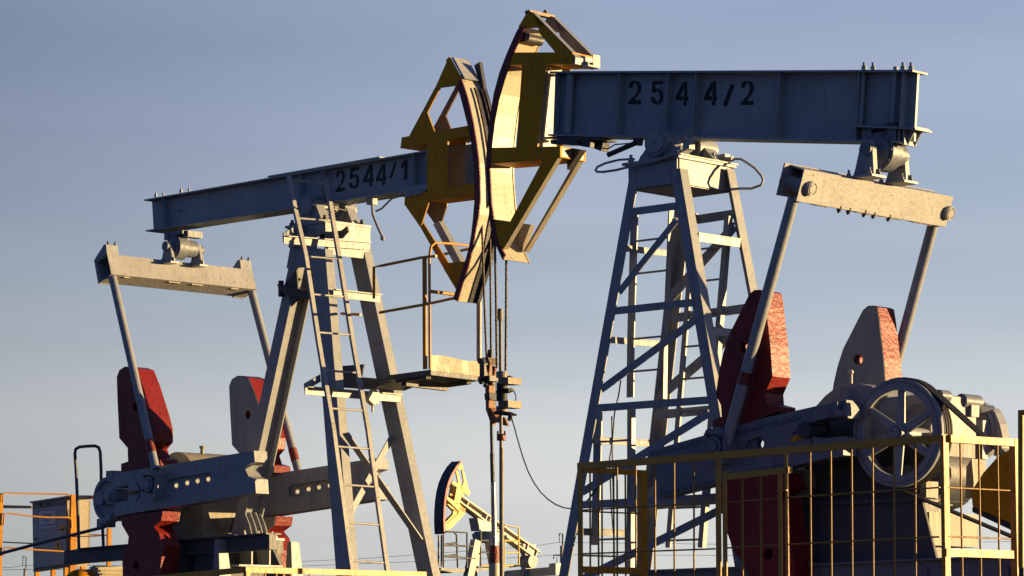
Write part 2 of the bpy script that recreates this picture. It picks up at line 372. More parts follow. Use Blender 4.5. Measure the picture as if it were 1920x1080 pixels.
m.slab(f1.P([(791,418),(802,412),(845,492),(834,500)], -H1W), .02, .09)
p1.part('inner_liner', m, GREY, head1)
m = MB(); tr_ = O1[1:]; m.slab([(x + .001, z) for x, z in tr_] + [(x + .012, z) for x, z in tr_][::-1], .005, .084); p1.part('arc_shade_strip', m, DARK, head1)  # dark strip painted for the shade on the arc's far half
# rope guard: raised far rim, bracket plate at the top, and rubber edge
m = MB(); rim = [(x + .045, z + .004) for x, z in O1]; rim[0] = (rim[0][0] - .02, rim[0][1] + .18); base_r = list(O1); base_r[0] = (base_r[0][0] - .05, base_r[0][1] + .16)
m.slab([(x + .001, z) for x, z in base_r] + rim[::-1], .085, .122); p1.part('rope_guard', m, DARK, head1)
m = MB(); q = f1.P([(844,108),(866,148)], -H1W); q2 = [(x + .035, z) for x, z in q]
m.slab([(q[0][0] + .006, q[0][1]), (q[1][0] + .006, q[1][1]), (q2[1][0], q2[1][1]), (q2[0][0], q2[0][1])], -.115, .075); p1.part('rope_bracket', m, LGREY, head1)

# walking beam
BT1 = [(270,374),(802,281)]; BB1 = [(273,434),(800,352)]
tb = f1.P(BT1, -.12); bb = f1.P(BB1, -.12)
m = MB(); th = .014
m.slab([tb[0], tb[1], (tb[1][0], tb[1][1] - th), (tb[0][0], tb[0][1] - th)], -.12, .12)
m.slab([(bb[0][0], bb[0][1] + th), (bb[1][0], bb[1][1] + th), bb[1], bb[0]], -.12, .12)
wl = f1.P([(278,378),(798,286),(798,346),(281,428)], -.12)
wb = [(tb[0][0] + .04, tb[0][1] - th - .006), (tb[1][0] - .02, tb[1][1] - th), (bb[1][0] - .02, bb[1][1] + th), (bb[0][0] + .04, bb[0][1] + th - .005)]
m.slab(wb, -.045, -.033); m.slab(wb, .033, .045)
# cover plate on top
c = f1.P([(500,331),(710,294.5),(710,297),(500,333.5)], -.1); m.slab([(x, z + .008) for x, z in c], -.09, .09)
beam1 = p1.part('walking_beam', m, BLUE)
def on_line(pts, u): (u0, v0), (u1, v1) = pts[0], pts[-1]; return v0 + (v1 - v0) * (u - u0) / (u1 - u0)
for u, lean in ((303, 1), (559, 0), (602, 0), (772, 0)):
    m = MB(); A = f1.P([(u, on_line(BT1, u) + 4), (u + lean + 1, on_line(BB1, u) - 3)], -.12)
    m.slab([(A[0][0] - .005, A[0][1]), (A[0][0] + .005, A[0][1]), (A[1][0] + .005, A[1][1]), (A[1][0] - .005, A[1][1])], -.112, -.047)
    p1.part('stiffener', m, BLUE, beam1)
m = MB(); A = f1.P([(799,284),(799,350)], -.12)
m.slab([(A[0][0], A[0][1]), (A[0][0] + .014, A[0][1]), (A[1][0] + .014, A[1][1] - .01), (A[1][0], A[1][1] - .01)], -.125, .125); p1.part('end_plate', m, GREY, beam1)
m = MB(); glyphs(m, f1, [('2',628.6,646.4,319,359),('5',653.8,673,314.5,354),('4',680.5,700,310,350),('4',704.5,723.8,308,347.5),('/',730,743,305,334),('1',751.8,764,300,337)], -.0485, -.0452, -.17); p1.part('painted_number', m, STEN, beam1)
m = MB()
for u in (292, 306, 339, 354):
    q = f1.b(u, on_line(BT1, u) - 1, -.07 if u in (292, 339) else .06); m.hexbolt(q, (0, 0, 1), .018 if u in (292, 339) else .012, .022, .025)
q = f1.b(339, 396, -.046); m.hexbolt(q, (0, -1, 0), .012, .02, .03)
p1.part('bolt', m, GREY, beam1)
m = MB()  # thick bottom plates and clamp that hold the head to the beam
m.slab(f1.P([(745,352),(800,345),(803,352),(790,362),(745,362)], -.13), -.13, .13); p1.part('head_clamp', m, BLUE, beam1)
m = MB(); m.slab(f1.P([(760,358),(786,355),(790,363),(770,368),(757,370)], -.14), -.14, -.06); m.tube([f1.b(757,366,-.1), f1.b(735,372,-.1), f1.b(716,391,-.1), f1.b(705,396,-.1)], .010)
m.slab(f1.P([(687,366),(699,365),(699,383),(687,384)], -.1), -.1, -.04)
m.tube([f1.b(697,372,-.1), f1.b(699,402,-.1), f1.b(708,425,-.1), f1.b(717,445,-.1)], .013); m.ball(f1.b(717.5,447,-.1), .024)
p1.part('lock_rod', m, GREY, beam1)

# centre bearing under the beam
m = MB(); cb = f1.b(576, 386, -.27)
m.cyl((cb[0], -.27, cb[2]), (cb[0], -.14, cb[2]), .115, 32); m.cyl((cb[0], .13, cb[2]), (cb[0], .28, cb[2]), .115, 32); m.cyl((cb[0], -.14, cb[2]), (cb[0], .13, cb[2]), .07, 24)
m.cyl((cb[0], -.285, cb[2]), (cb[0], -.27, cb[2]), .085, 32)
for k in range(6): t = k * math.pi / 3; m.hexbolt((cb[0] + .098 * math.cos(t), -.27, cb[2] + .098 * math.sin(t)), (0, -1, 0), .012, .012, .008)
zt = f1.a(609, 412, cb[0] + .3)[2]
for b0 in (-.26, .14): m.slab([(cb[0] - .2, zt + .0), (cb[0] + .2, zt + .0), (cb[0] + .2, zt + .03), (cb[0] + .11, cb[2] + .02), (cb[0] - .11, cb[2] + .02), (cb[0] - .2, zt + .03)], b0, b0 + .11)
m.box(cb[0] - .05, cb[0] + .05, -.10, .10, cb[2] + .06, cb[2] + .16)
cbo = p1.part('centre_bearing', m, GREY)
m = MB(); sq = [f1.b(548, 400, -.2), f1.b(560, 383, -.22), f1.b(600, 372, -.24), f1.b(630, 380, -.2), f1.b(655, 385, -.1), f1.b(668, 376, -.05)]
m.tube(sq, .006); m.tube([(cb[0] + .14, -.09, zt + .03), (cb[0] + .15, -.05, zt + .16), (cb[0] + .13, .12, zt + .15)], .01)
p1.part('grease_line', m, DARK, cbo)

# tower: saddle head and three legs
sa = f1.b(609, 412, -.29)[0]; print('saddle a', sa, cb)
m = MB(); top = zt
fa = f1.a(609, 412, sa)
m.box(sa - .60, sa + .012, -.30, .30, top - .025, top)                         # top plate
m.box(sa - .012, sa, -.28, .30, top - .30, top - .026)                         # front panel
m.slab([(sa - .58, top - .026), (sa - .013, top - .026), (sa - .013, top - .12), (sa - .35, top - .22), (sa - .56, top - .22)], -.285, -.27)
m.slab([(sa - .58, top - .026), (sa - .013, top - .026), (sa - .013, top - .30), (sa - .56, top - .22)], .27, .285)
# near gusset above the rear leg
m.slab(f1.P([(545,458),(592,458),(594,500),(537,503)], -.25), -.25, -.235)
tow1 = p1.part('tower', m, GREY)
m = MB()
for (db, da) in ((-.24, -.56), (-.24, -.06), (.24, -.06), (.24, -.56)): m.hexbolt((sa + da, db, top), (0, 0, 1), .03, .03, .03)
p1.part('bolt', m, DARK, tow1)
def pb(fr, u, v, b): return Vector(fr.b(u, v, b))
# front legs: box section .22 (a) x .10 (b)
def leg_box(T, fr, edge_t, edge_b, bt, bbm, wa, wb, m_, parent, ext=0, name='leg'):
    """edge_*: (u,v) of the near left edge at top and bottom; bt, bbm its b there"""
    A = pb(fr, *edge_t, bt); B = pb(fr, *edge_b, bbm); d = B - A; B = B + d * ext
    mm = MB(); X = Vector((wa, 0, 0)); Y = Vector((0, wb, 0))
    mm.prism([A, A + X, A + X + Y, A + Y], [B, B + X, B + X + Y, B + Y]); return T.part(name, mm, m_, parent)
def leg_chan(T, fr, et, eb, bt, bbm, wa, wb, m_, parent, ext=0, flip=False, th=.014):
    """channel leg: web faces -Y (near), flanges run back; flip puts the web on the far side"""
    A = pb(fr, *et, bt); B = pb(fr, *eb, bbm); d = B - A; B = B + d * ext; mm = MB()
    def rng(P):
        w = [(0, 0), (wa, 0), (wa, wb), (wa - th, wb), (wa - th, th), (th, th), (th, wb), (0, wb)]
        if flip: w = [(x, wb - y) for x, y in w][::-1]
        return [P + Vector((x, y, 0)) for x, y in w]
    mm.prism(rng(A), rng(B)); return T.part('leg', mm, m_, parent)
leg_chan(p1, f1, (583, 470), (628, 1047), -.30, -.56, .215, .10, GREY, tow1, .45)
leg_chan(p1, f1, (655, 470), (777, 1047), .20, .46, .215, .10, GREY, tow1, .45)
# rear leg: I section, flanges facing sideways
A = pb(f1, 541, 500, -.11); B = pb(f1, 433, 1003, -.11); mm = MB()
def irng(P, wa=.16, wb=.235, t=.014):
    w = [(0, 0), (wa, 0), (wa, t), (wa / 2 + t / 2, t), (wa / 2 + t / 2, wb - t), (wa, wb - t), (wa, wb), (0, wb), (0, wb - t), (wa / 2 - t / 2, wb - t), (wa / 2 - t / 2, t), (0, t)]
    return [P + Vector((x, y, 0)) for x, y in w]
A0 = A + (A - B) * .07
mm.prism(irng(A0), irng(B)); p1.part('leg', mm, GREY, tow1)
# hinge clamp on the rear leg
m = MB(); m.slab(f1.P([(520,532),(535,535),(572,545),(572,560),(535,552),(522,545)], -.16), -.16, .17); q = f1.b(524, 541, -.15)
m.cyl((q[0], -.13, q[2] - .08), (q[0], -.13, q[2] + .08), .028, 6); m.slab(f1.P([(536,530),(556,505),(560,560),(545,575)], -.13), -.13, -.115)
m.slab(f1.P([(553,520),(575,505),(578,540),(560,545)], -.1), .05, .065)
p1.part('hinge_clamp', m, DARK, tow1)
# horizontal ties on the front face, angle irons with a lip
def tie(T, fr, a, uvL, uvR, h, m_, parent, lip=.06, name='tie_bar', da=.0):
    P0 = Vector(fr.a(*uvL, a)); P1 = Vector(fr.a(*uvR, a + da)); mm = MB(); Z = Vector((0, 0, h)); X = Vector((.012, 0, 0)); Lp = Vector((lip, 0, 0)); t = Vector((0, 0, .010))
    mm.prism([P0, P0 + X, P0 + X - Z, P0 - Z], [P1, P1 + X, P1 + X - Z, P1 - Z])
    if lip: mm.prism([P0 + X + t * .3, P0 + Lp + t * .3, P0 + Lp - t * .7, P0 + X - t * .7], [P1 + X + t * .3, P1 + Lp + t * .3, P1 + Lp - t * .7, P1 + X - t * .7])
    return T.part(name, mm, m_, parent)
tie(p1, f1, sa + .05, (531, 443), (690, 455), .072, GREY, tow1, .05)
def leg_front(v):
    n_ = f1.b(interp([(583, 470), (628, 1047)], v), v, -.30 - .26 * (v - 470) / 577)[0]; f_ = f1.b(interp([(655, 470), (777, 1047)], v), v, .20 + .26 * (v - 470) / 577)[0]
    return max(n_, f_) + .215 + .006
aT2, aT3 = leg_front(562), leg_front(752); print('ties', aT2 - sa, aT3 - sa)
tie(p1, f1, aT2, (624, 543), (711, 553), .075, GREY, tow1, .05)
tie(p1, f1, aT3, (571, 725), (750, 740), .075, GREY, tow1, .05)
m = MB(); q0 = f1.a(615, 462, sa + .015); q1 = f1.a(691, 470, sa + .015)
m.aslab([(q0[1], q0[2]), (q1[1], q1[2]), (q1[1] + .01, q1[2] - .085), (q0[1], q0[2] - .08)], sa + .005, sa + .02); p1.part('tie_bar', m, GREY, tow1)
# short brackets running back from the ends of the ties
for (u, v, a, u2, v2, bb_, hh) in ((531, 446, sa + .05, 562, 427, -.27, .09), (571, 726, aT3, 600, 709, -.42, .07)):
    q = Vector(f1.a(u, v, a)); m = MB(); m.bar(q, Vector(f1.b(u2, v2, bb_)), .012, hh); p1.part('bracket', m, BLUE, tow1)
m = MB(); m.slab(f1.P([(596,437),(640,432),(650,424),(652,434),(640,447),(600,447)], -.2), -.2, -.18)
m.slab(f1.P([(640,686),(682,683),(676,712),(640,712)], .1), .1, .115)
m.slab(f1.P([(612,711),(650,705),(740,712),(700,728),(620,725)], -.1), -.1, .3); p1.part('step_plate', m, DARK, tow1)
# diagonal braces low on the front legs
m = MB(); m.bar(pb(f1, 648, 812, -.45), pb(f1, 787, 1012, .40), .012, .095, (1, 0, 0)); p1.part('brace', m, GREY, tow1)
m = MB(); m.bar(pb(f1, 736, 818, .33), pb(f1, 655, 965, -.42), .065, .014, (1, 0, 0)); p1.part('brace', m, GREY, tow1)
# floodlight box hung on the lowest tie
m = MB(); q = f1.a(694, 745, aT3 + .08); c = Vector(q)
ax = Vector((0, .55, .83)); ay = Vector((0, .83, -.55))
def bx(c, hx, hy, hz, e): return [c + ax * (i * hx) + ay * (j * hy) + Vector((e, 0, 0)) for i, j in ((-1, -1), (1, -1), (1, 1), (-1, 1))]
m.prism(bx(c, .068, .045, 0, 0), bx(c, .068, .045, 0, .07)); m.cyl(c + Vector((0, .03, -.06)), c + Vector((0, .03, -.14)), .012, 8)
m.prism([c + Vector((-.03, -.06, .06)), c + Vector((-.03, .12, .05)), c + Vector((-.03, .12, -.06)), c + Vector((-.03, -.06, -.04))], [c + Vector((-.01, -.06, .06)), c + Vector((-.01, .12, .05)), c + Vector((-.01, .12, -.06)), c + Vector((-.01, -.06, -.04))])
p1.part('lamp_box', m, CREAM, tow1)

# ladder
LL = [(541, 330), (553, 392), (573, 480), (597, 640), (625, 806), (657, 1052), (668, 1130), (690, 1300)]
RL = [(611, 334), (621, 395), (637, 490), (661, 640), (690, 806), (726, 1070), (737, 1150), (758, 1300)]
bL = f1.a(555, 400, sa + .12)[1]; bR = f1.a(621, 395, sa + .12)[1]; print('ladder b', bL, bR)
m = MB()
for LS, bb_ in ((LL, bL), (RL, bR)):
    P = [pb(f1, u, v, bb_) for u, v in LS]
    for p, q in zip(P, P[1:]): m.bar(p, q + (q - p) * .01, .046, .030, (1, 0, 0))
lad1 = p1.part('ladder', m, LGREY)
for v in [338] + [409 + 71.3 * k for k in range(13)]:
    m = MB(); m.cyl(pb(f1, interp(LL, v), v, bL), pb(f1, interp(RL, v + 4), v + 5, bR), .0105, 8); p1.part('rung', m, LGREY, lad1)

# hanging work platform
# plane of its near side, corner pixels from the photo
pz = f1.b(808, 693, -.25); fz = pz[2]; aF = pz[0]
near = f1.z(724, 704, fz); C2 = f1.z(902, 704.5, fz); B2 = f1.z(808, 693, fz)
m = MB(); m.prism([Vector(near), Vector(B2), Vector(C2), Vector(near) + (Vector(C2) - Vector(B2))], [Vector(p) - Vector((0, 0, .05)) for p in (near, B2, C2, tuple(Vector(near) + (Vector(C2) - Vector(B2))))])
Dn = Vector(near) + (Vector(C2) - Vector(B2))
m.bar(Vector(near) + Vector((.1, .06, -.065)), Vector(B2) + Vector((-.1, .06, -.065)), .05, .028); m.bar(Dn + Vector((.1, -.06, -.065)), Vector(C2) + Vector((-.1, -.06, -.065)), .05, .028)
m.bar(Vector(near) + Vector((.2, .05, -.095)), Dn + Vector((.2, -.05, -.095)), .06, .03)
plat = p1.part('work_platform', m, DARK)
m = MB(); tb0 = Vector(B2); tb1 = Vector(C2); n_ = 16; ring0 = []; ring1 = []
for k in range(n_ + 1):
    t = k / n_; w = .014 * math.sin(t * 9) * math.sin(t * 3.1)
    ring0.append(tb0.lerp(tb1, t) + Vector((.004 + w, 0, -.01))); ring1.append(tb0.lerp(tb1, t) + Vector((.004 - w * .6, 0, .135 + .01 * math.sin(t * 7))))
vs = ring0 + ring1; fs = [(k, k + 1, n_ + 2 + k, n_ + 1 + k) for k in range(n_)]
m.add(vs + [v + Vector((-.006, 0, 0)) for v in vs], fs + [tuple(i + len(vs) for i in reversed(f)) for f in fs], True)
p1.part('toe_board', m, GALV, plat)
m = MB(); E = (Vector(C2) - Vector(B2))
bn = B2[1] + .01; P_ = lambda u, v: pb(f1, u, v, bn)
m.tube([P_(797, 692), P_(796, 482)], .022, 8)
m.tube([P_(701, 560), P_(701, 501), P_(716, 498), P_(790, 483), P_(818, 480)], .014)
m.tube([P_(712, 586), P_(790, 572), P_(806, 569)], .014)
m.tube([P_(640, 588), P_(676, 590)], .014)
af = B2[0] - .01; PA = lambda u, v: Vector(f1.a(u, v, af))
m.tube([PA(806, 692), PA(805, 480), PA(808, 462), PA(816, 455), PA(850, 457), PA(890, 462)], .013)
m.tube([PA(805, 546), PA(897, 558)], .017)
bfar = C2[1] - .01; PF = lambda u, v: pb(f1, u, v, bfar)
m.tube([PF(897, 700), PF(897, 463)], .018); m.tube([PF(897, 463), PF(812, 481)], .014); m.tube([PF(897, 549), PF(806, 569)], .014)
p1.part('railing', m, FYEL, plat)
m = MB(); m.tube([PF(897.5, 700) + Vector((.012, 0, 0)), PF(897.5, 560) + Vector((.012, 0, 0))], .020); p1.part('post', m, CREAM, plat)

# equalizer bearing under the beam tail
m = MB(); e = f1.b(322, 463, -.15)
m.cyl((e[0], -.13, e[2]), (e[0], -.01, e[2]), .125, 36); m.cyl((e[0], -.01, e[2]), (e[0], .14, e[2]), .09, 24); m.cyl((e[0], -.145, e[2]), (e[0], -.13, e[2]), .100, 32)
m.cyl((e[0], -.24, e[2]), (e[0], .24, e[2]), .052, 20)
for k in range(8): t = k * math.pi / 4 + .2; m.hexbolt((e[0] + .105 * math.cos(t), -.13, e[2] + .105 * math.sin(t)), (0, -1, 0), .012, .012, .006)
zb = e[2] + .11
for b0 in (-.13, .08): m.box(e[0] - .16, e[0] - .09, b0, b0 + .07, zb - .02, zb + .055)
m.box(e[0] + .07, e[0] + .17, -.07, .12, zb - .01, zb + .055); m.box(e[0] - .14, e[0] + .14, -.12, .12, zb + .02, zb + .056)
eqb1 = p1.part('tail_bearing', m, CRNK)
eq_n = f1.b(201, 476, -.95)
m = MB()
for b0 in (-.21, .17):
    m.slab([(e[0] - .04, e[2] + .05), (e[0] + .04, e[2] + .05), (e[0] + .10, e[2] - .17), (e[0] - .10, e[2] - .17)], b0, b0 + .035)
    m.box(e[0] - .12, e[0] + .12, b0 - .04, b0 + .07, e[2] - .185, e[2] - .165)
    for da in (-.1, .1): m.hexbolt((e[0] + da, b0 + .01, e[2] - .165), (0, 0, 1), .018, .025, .02)
p1.part('bracket', m, GREY, eqb1)
# equalizer beam (channel, lit face to the front)
def eq_box(T, fr, face, depth, m_, sgn):
    """face: near-top, near-bottom pixels (plane b=-.95), depth in a behind; length to b=+.95"""
    t_, b_ = fr.P(face, -.95); mm = MB(); d = Vector((b_[0] - t_[0], b_[1] - t_[1])); nrm = Vector((d.y, -d.x)).normalized() * (-depth)
    if nrm.x > 0 : nrm = -nrm
    t = .012; T2 = (t_[0] + nrm.x, t_[1] + nrm.y); B_2 = (b_[0] + nrm.x, b_[1] + nrm.y)
    def L2(p, q, k): return (p[0] + (q[0] - p[0]) * k, p[1] + (q[1] - p[1]) * k)
    k = t / depth; h = d.length; kh = t / h
    prof = [t_, b_, B_2, L2(B_2, T2, kh), L2(L2(b_, t_, kh), L2(B_2, T2, kh), k), L2(L2(t_, b_, kh), L2(T2, B_2, kh), k), L2(T2, B_2, kh), T2]
    mm.slab(prof, -.95, .95); return mm, t_, b_, T2, B_2
m, t_, b_, T2, B_2 = eq_box(p1, f1, [(201, 476), (209, 514)], .20, GREY, 1)
m.slab([(T2[0] - .001, T2[1]), (B_2[0] - .001, B_2[1]), (B_2[0] - .014, B_2[1]), (T2[0] - .014, T2[1])], -.95, .95)
eq1 = p1.part('equalizer_beam', m, LGREY)
for k in (-1, 1):
    m = MB(); b0 = -.951 if k < 0 else .80
    m.slab([(t_[0] - .002, t_[1]), (T2[0] - .03, T2[1]), (T2[0] - .02, T2[1] + .04), (t_[0] - .06, t_[1] + .10), (t_[0] - .02, t_[1] + .10)], b0, b0 + .02)
    m.slab([(t_[0] - .002, t_[1] - .01), (t_[0] - .022, t_[1] + .1), (t_[0] - .034, t_[1] + .1), (t_[0] - .014, t_[1] - .01)], b0 + .02, b0 + .15)
    m.slab([(T2[0] - .04, T2[1] + .03), (T2[0] - .015, T2[1] + .03), (B_2[0] - .015, B_2[1] - .01), (B_2[0] - .04, B_2[1] - .01)], b0, b0 + .15)
    p1.part('end_bracket', m, GREY, eq1)
    m = MB()
    for (da, db) in ((-.03, .03), (-.03, .12)): m.hexbolt((t_[0] + da, b0 + db, t_[1] + .10), (0, 0, 1), .014, .02, .02)
    m.hexbolt((T2[0] - .03, b0 + .05, T2[1] + .04), (0, 0, 1), .016, .02, .02)
    p1.part('bolt', m, DARK, eq1)
m = MB()
for b0, b1 in ((-.78, -.7), (.62, .72), (-.2, -.05), (.1, .25)): m.box(B_2[0] + .02, b_[0] - .02, b0, b1, b_[1] - .02, b_[1] - .002)
p1.part('bolt_plate', m, TAN, eq1)
# pitman arms
pt = f1.b(211, 520, -.91); pl_ = f1.b(292, 880, -.93)
def pitman(T, top, low, r, m_, bands, shade):
    for s in (-1, 1):
        A = Vector((top[0], s * abs(top[1]), top[2])); B = Vector((low[0], s * abs(low[1]), low[2])); m = MB()
        m.cyl(A, B, r, 24); ob = T.part('pitman_arm', m, m_)
        for (t0, t1) in bands:
            m = MB(); m.cyl(A.lerp(B, t0), A.lerp(B, t1), r + .003, 24); T.part('red_band', m, BROWNRED, ob)
pitman(p1, pt, pl_, .043, GREY, [(.852, .915)], 0)
# cranks
ck = [(213,888),(467,846),(470,870),(459,874),(459,892),(468,899),(470,926),(213,968)]
ck = [(213,888),(476,845),(478,866),(463,872),(460,880),(466,893),(478,898),(480,925),(213,968),(213,943),(240,938),(240,910),(213,914)]
CKP = f1.P(ck, -.86)
def circ(fr, u, v, b, r, n=16): c = fr.b(u, v, b); return [(c[0] + r * math.cos(2 * math.pi * k / n), c[2] + r * math.sin(2 * math.pi * k / n)) for k in range(n)]
holes = [circ(f1, u, v, -.86, .030) for u, v in ((326,910),(346.7,905),(366,901.5),(386,898))]
slotp = (f1.P([(313,905),(318,898),(392,886),(397,890),(398,903),(393,908),(322,922),(315,918)], -.86), f1.P([(313,902),(318,895),(432,874),(440,880),(440,898),(432,906),(322,925),(315,920)], -.86))
def crank(T, fr, prof, holes, slotp, pins, m_, hub):
    for s in (-1, 1):
        b0, b1 = (-.86, -.70) if s < 0 else (.70, .86); m = MB()
        sf, sbk = slotp
        m.slab(prof, b0, b0 + .0295, [sf]); m.slab(prof, b0 + .03, b0 + .085, holes); m.slab(prof, b0 + .0855, b1, [sbk])
        ob = T.part('crank_arm', m, m_)
        for c in pins:
            q = fr.b(*c, -.86); m = MB(); bo = b0 - .12 if s < 0 else b1; bi = bo + .12
            m.slab([(q[0] - .11, q[2] - .12), (q[0] + .09, q[2] - .14), (q[0] + .12, q[2] - .06), (q[0] + .12, q[2] + .10), (q[0] + .04, q[2] + .15), (q[0] - .08, q[2] + .13), (q[0] - .12, q[2] + .05)], bo, bi)
            m.cyl((q[0], bo - .02, q[2]), (q[0], bo, q[2]), .075, 24); m.cyl((q[0], bo - .03, q[2]), (q[0], bo, q[2]), .045, 20)
            pn = T.part('crank_pin', m, m_, ob)
            if s < 0:
                m = MB(); m.ring((q[0], bo - .004, q[2]), (0, 1, 0), .076, .090, .003, 32); m.ring((q[0], bo - .0235, q[2]), (0, 1, 0), .046, .056, .003, 28); m.slab([(q[0] - .10, q[2] + .095), (q[0] + .11, q[2] + .075), (q[0] + .11, q[2] + .083), (q[0] - .10, q[2] + .103)], bo - .004, bo - .001)
                for k in range(4): t = k * math.pi / 2 + .6; m.hexbolt((q[0] + .10 * math.cos(t), bo - .001, q[2] + .10 * math.sin(t)), (0, -1, 0), .012, .012, .008)
                T.part('shade_ring', m, DARK, ob)  # dark crease shade painted round the pin, plus its bolts
        m = MB()
        if hub:
            q = fr.b(*hub, -.86); m.cyl((q[0], b0 - .01, q[2]), (q[0], b1 + .01, q[2]), .09, 24); m.cyl((q[0], b0 - .05, q[2]), (q[0], b0, q[2]), .05, 16); T.part('hub', m, m_, ob)
    return ob
crank(p1, f1, CKP, holes, slotp, [(297, 909)], GREY, (207, 930))
m = MB(); m.slab(f1.P([(241,921),(258,919),(258,925),(241,927)], -.87), -.872, -.861); m.hexbolt(f1.b(256, 922, -.862), (0, -1, 0), .012, .015, .015); p1.part('adjusting_bolt', m, RUST)
m = MB(); ah = f1.b(252, 922, -.86)
for t0 in range(-7, 8):
    t = t0 * .17; t2 = t + .17
    m.slab([(ah[0] + .09 * math.cos(t), ah[2] + .09 * math.sin(t)), (ah[0] + .099 * math.cos(t), ah[2] + .099 * math.sin(t)), (ah[0] + .099 * math.cos(t2), ah[2] + .099 * math.sin(t2)), (ah[0] + .09 * math.cos(t2), ah[2] + .09 * math.sin(t2))], -.866, -.8605)
p1.part('crank_mark', m, DARK)
# counterweights: two on each crank
Z3 = lambda pts: [(180 + x / 2.7, 680 + y / 2.7) for x, y in pts]
upw = Z3([(145,20),(118,38),(105,72),(109,200),(118,382),(160,432),(162,500),(127,512),(127,560),(330,528),(325,488),(285,476),(272,432),(300,398),(302,340),(285,270),(262,195),(235,110),(205,32),(175,20)])
low = Z3([(127,770),(130,820),(165,880),(160,930),(132,965),(136,1100),(150,1200),(190,1300),(250,1310),(300,1220),(322,1100),(330,1000),(338,930),(318,862),(292,830),(330,800),(338,752)])
def weights(T, fr, polys, near_m, far_m, knob):
    for s in (-1, 1):
        b0, b1 = (-.84, -.62) if s < 0 else (.62, .84)
        for i, pl in enumerate(polys):
            P = fr.P(pl, -.84); m = MB(); hl = [circ(fr, *knob[i], -.84, .045, 14)] if knob[i] else None
            m.slab(P, b0, b0 + .07, hl); m.slab(P, b0 + .0703, b1, [circ(fr, *knob[i], -.84, .085, 18)] if knob[i] else None); ob = T.part('counterweight', m, RED)
            if s < 0:
                m = MB(); cx = sum(p[0] for p in P) / len(P); cz = sum(p[1] for p in P) / len(P)
                m.slab([(cx + (x - cx) * .985, cz + (z - cz) * .99) for x, z in P], b1 + .002, b1 + .006, hl); T.part('inner_face', m, far_m, ob)
            if s > 0:                      # the inner faces of the weights are painted grey
                m = MB(); cx = sum(p[0] for p in P) / len(P); cz = sum(p[1] for p in P) / len(P)
                m.slab([(cx + (x - cx) * .985, cz + (z - cz) * .99) for x, z in P], b0 - .006, b0 - .002, hl); T.part('inner_face', m, far_m, ob)
weights(p1, f1, [upw, low], RED, PALE, [(254, 763), (255, 1060)])
# gearbox
g = f1.b(330, 905, -.32); m = MB()
m.cyl((g[0], -.32, g[2]), (g[0], .32, g[2]), .315, 40)
zb1 = f1.b(400, 1010, -.3)[2]
m.box(g[0] - .45, g[0] + .42, -.30, .30, zb1, g[2] + .02); m.box(g[0] - .5, g[0] + .48, -.35, .35, g[2] - .02, g[2] + .02)
m.box(g[0] - .55, g[0] + .55, -.38, .38, zb1, zb1 + .06)
gb1 = p1.part('gearbox', m, TAN)
m = MB(); q = Vector((g[0] + .08, -.05, g[2] + .30)); m.cyl(q, q + Vector((0, 0, .06)), .02, 12); m.cyl(q + Vector((0, 0, .06)), q + Vector((0, 0, .085)), .03, 12); p1.part('breather', m, TAN, gb1)
# brake drum and band at the tail
m = MB(); d_ = f1.b(209, 936, -.62)
m.cyl((d_[0], -.66, d_[2]), (d_[0], -.50, d_[2]), .20, 40); m.ring((d_[0], -.69, d_[2]), (0, 1, 0), .19, .225, .20, 48); m.cyl((d_[0], -.78, d_[2]), (d_[0], -.66, d_[2]), .07, 24)
m.box(d_[0] - .02, d_[0] + .09, -.68, -.56, d_[2] + .2, d_[2] + .29); m.cyl((d_[0] - .02, -.70, d_[2] - .25), (d_[0] + .16, -.70, d_[2] - .2), .05, 16); m.box(d_[0] - .14, d_[0] + .05, -.70, -.6, d_[2] - .29, d_[2] - .2)
p1.part('brake_drum', m, GREY)
m = MB(); m.tube([f1.b(-60, 1052, -.75), f1.b(0, 1038, -.75), f1.b(100, 1012, -.75), f1.b(196, 988, -.75)], .018); p1.part('brake_lever', m, PED)
# base frame
m = MB()
m.slab(f1.P([(120,1033),(150,1029),(404,1008),(440,1005),(505,1000),(505,1030),(404,1038),(150,1056),(120,1060)], -.45), -.45, -.36)
m.slab(f1.P([(150,1028),(440,1004),(505,999),(505,1002),(440,1007),(150,1031)], -.45), -.49, -.30)
m.slab(f1.P([(120,1033),(400,1008),(400,1034),(120,1060)], -.45), .36, .45)
for (u0, u1, w) in ((368, 402, .3), (330, 345, .1)): m.slab(f1.P([(u0, 1012), (u1, 1010), (u1 + 8, 1100), (u1 + 10, 1200), (u0 - 20, 1200), (u0 - 10, 1100)], -.42), -.42, .42)
bf1 = p1.part('base_frame', m, PED)
z0 = f1.b(470, 1008, -.25)[2]; a0 = f1.b(437, 1008, -.28)[0]
m = MB(); 
af_ = a0 + .1
# cross girder end under the rear leg, with ribs and lit edges
m.box(af_ - .30, af_ + .004, -.30, .30, z0 - .012, z0 + .012); m.box(af_ - .24, af_ - .01, -.22, .22, z0 + .013, z0 + .035)
m.box(af_ - .30, af_ - .28, -.28, .30, z0 - .27, z0 - .013)
for b0 in (-.115, .115): m.box(af_ - .28, af_, b0 - .008, b0 + .008, z0 - .26, z0 - .013)
m.box(af_ - .30, af_ + .002, -.28, .28, z0 - .28, z0 - .262)
m.box(af_ - .02, af_ + .0, -.335, -.315, z0 - .12, z0 + .01)
p1.part('cross_girder', m, GREY, bf1)
m = MB()
for b0 in (-.10, -.03, .04, .10):
    m.slab([(af_ - .24, z0 + .036), (af_ - .02, z0 + .036), (af_ - .06, z0 + .14), (af_ - .14, z0 + .27), (af_ - .2, z0 + .27)], b0 - .006, b0 + .006)
p1.part('foot_rib', m, GREY, bf1)
m = MB()
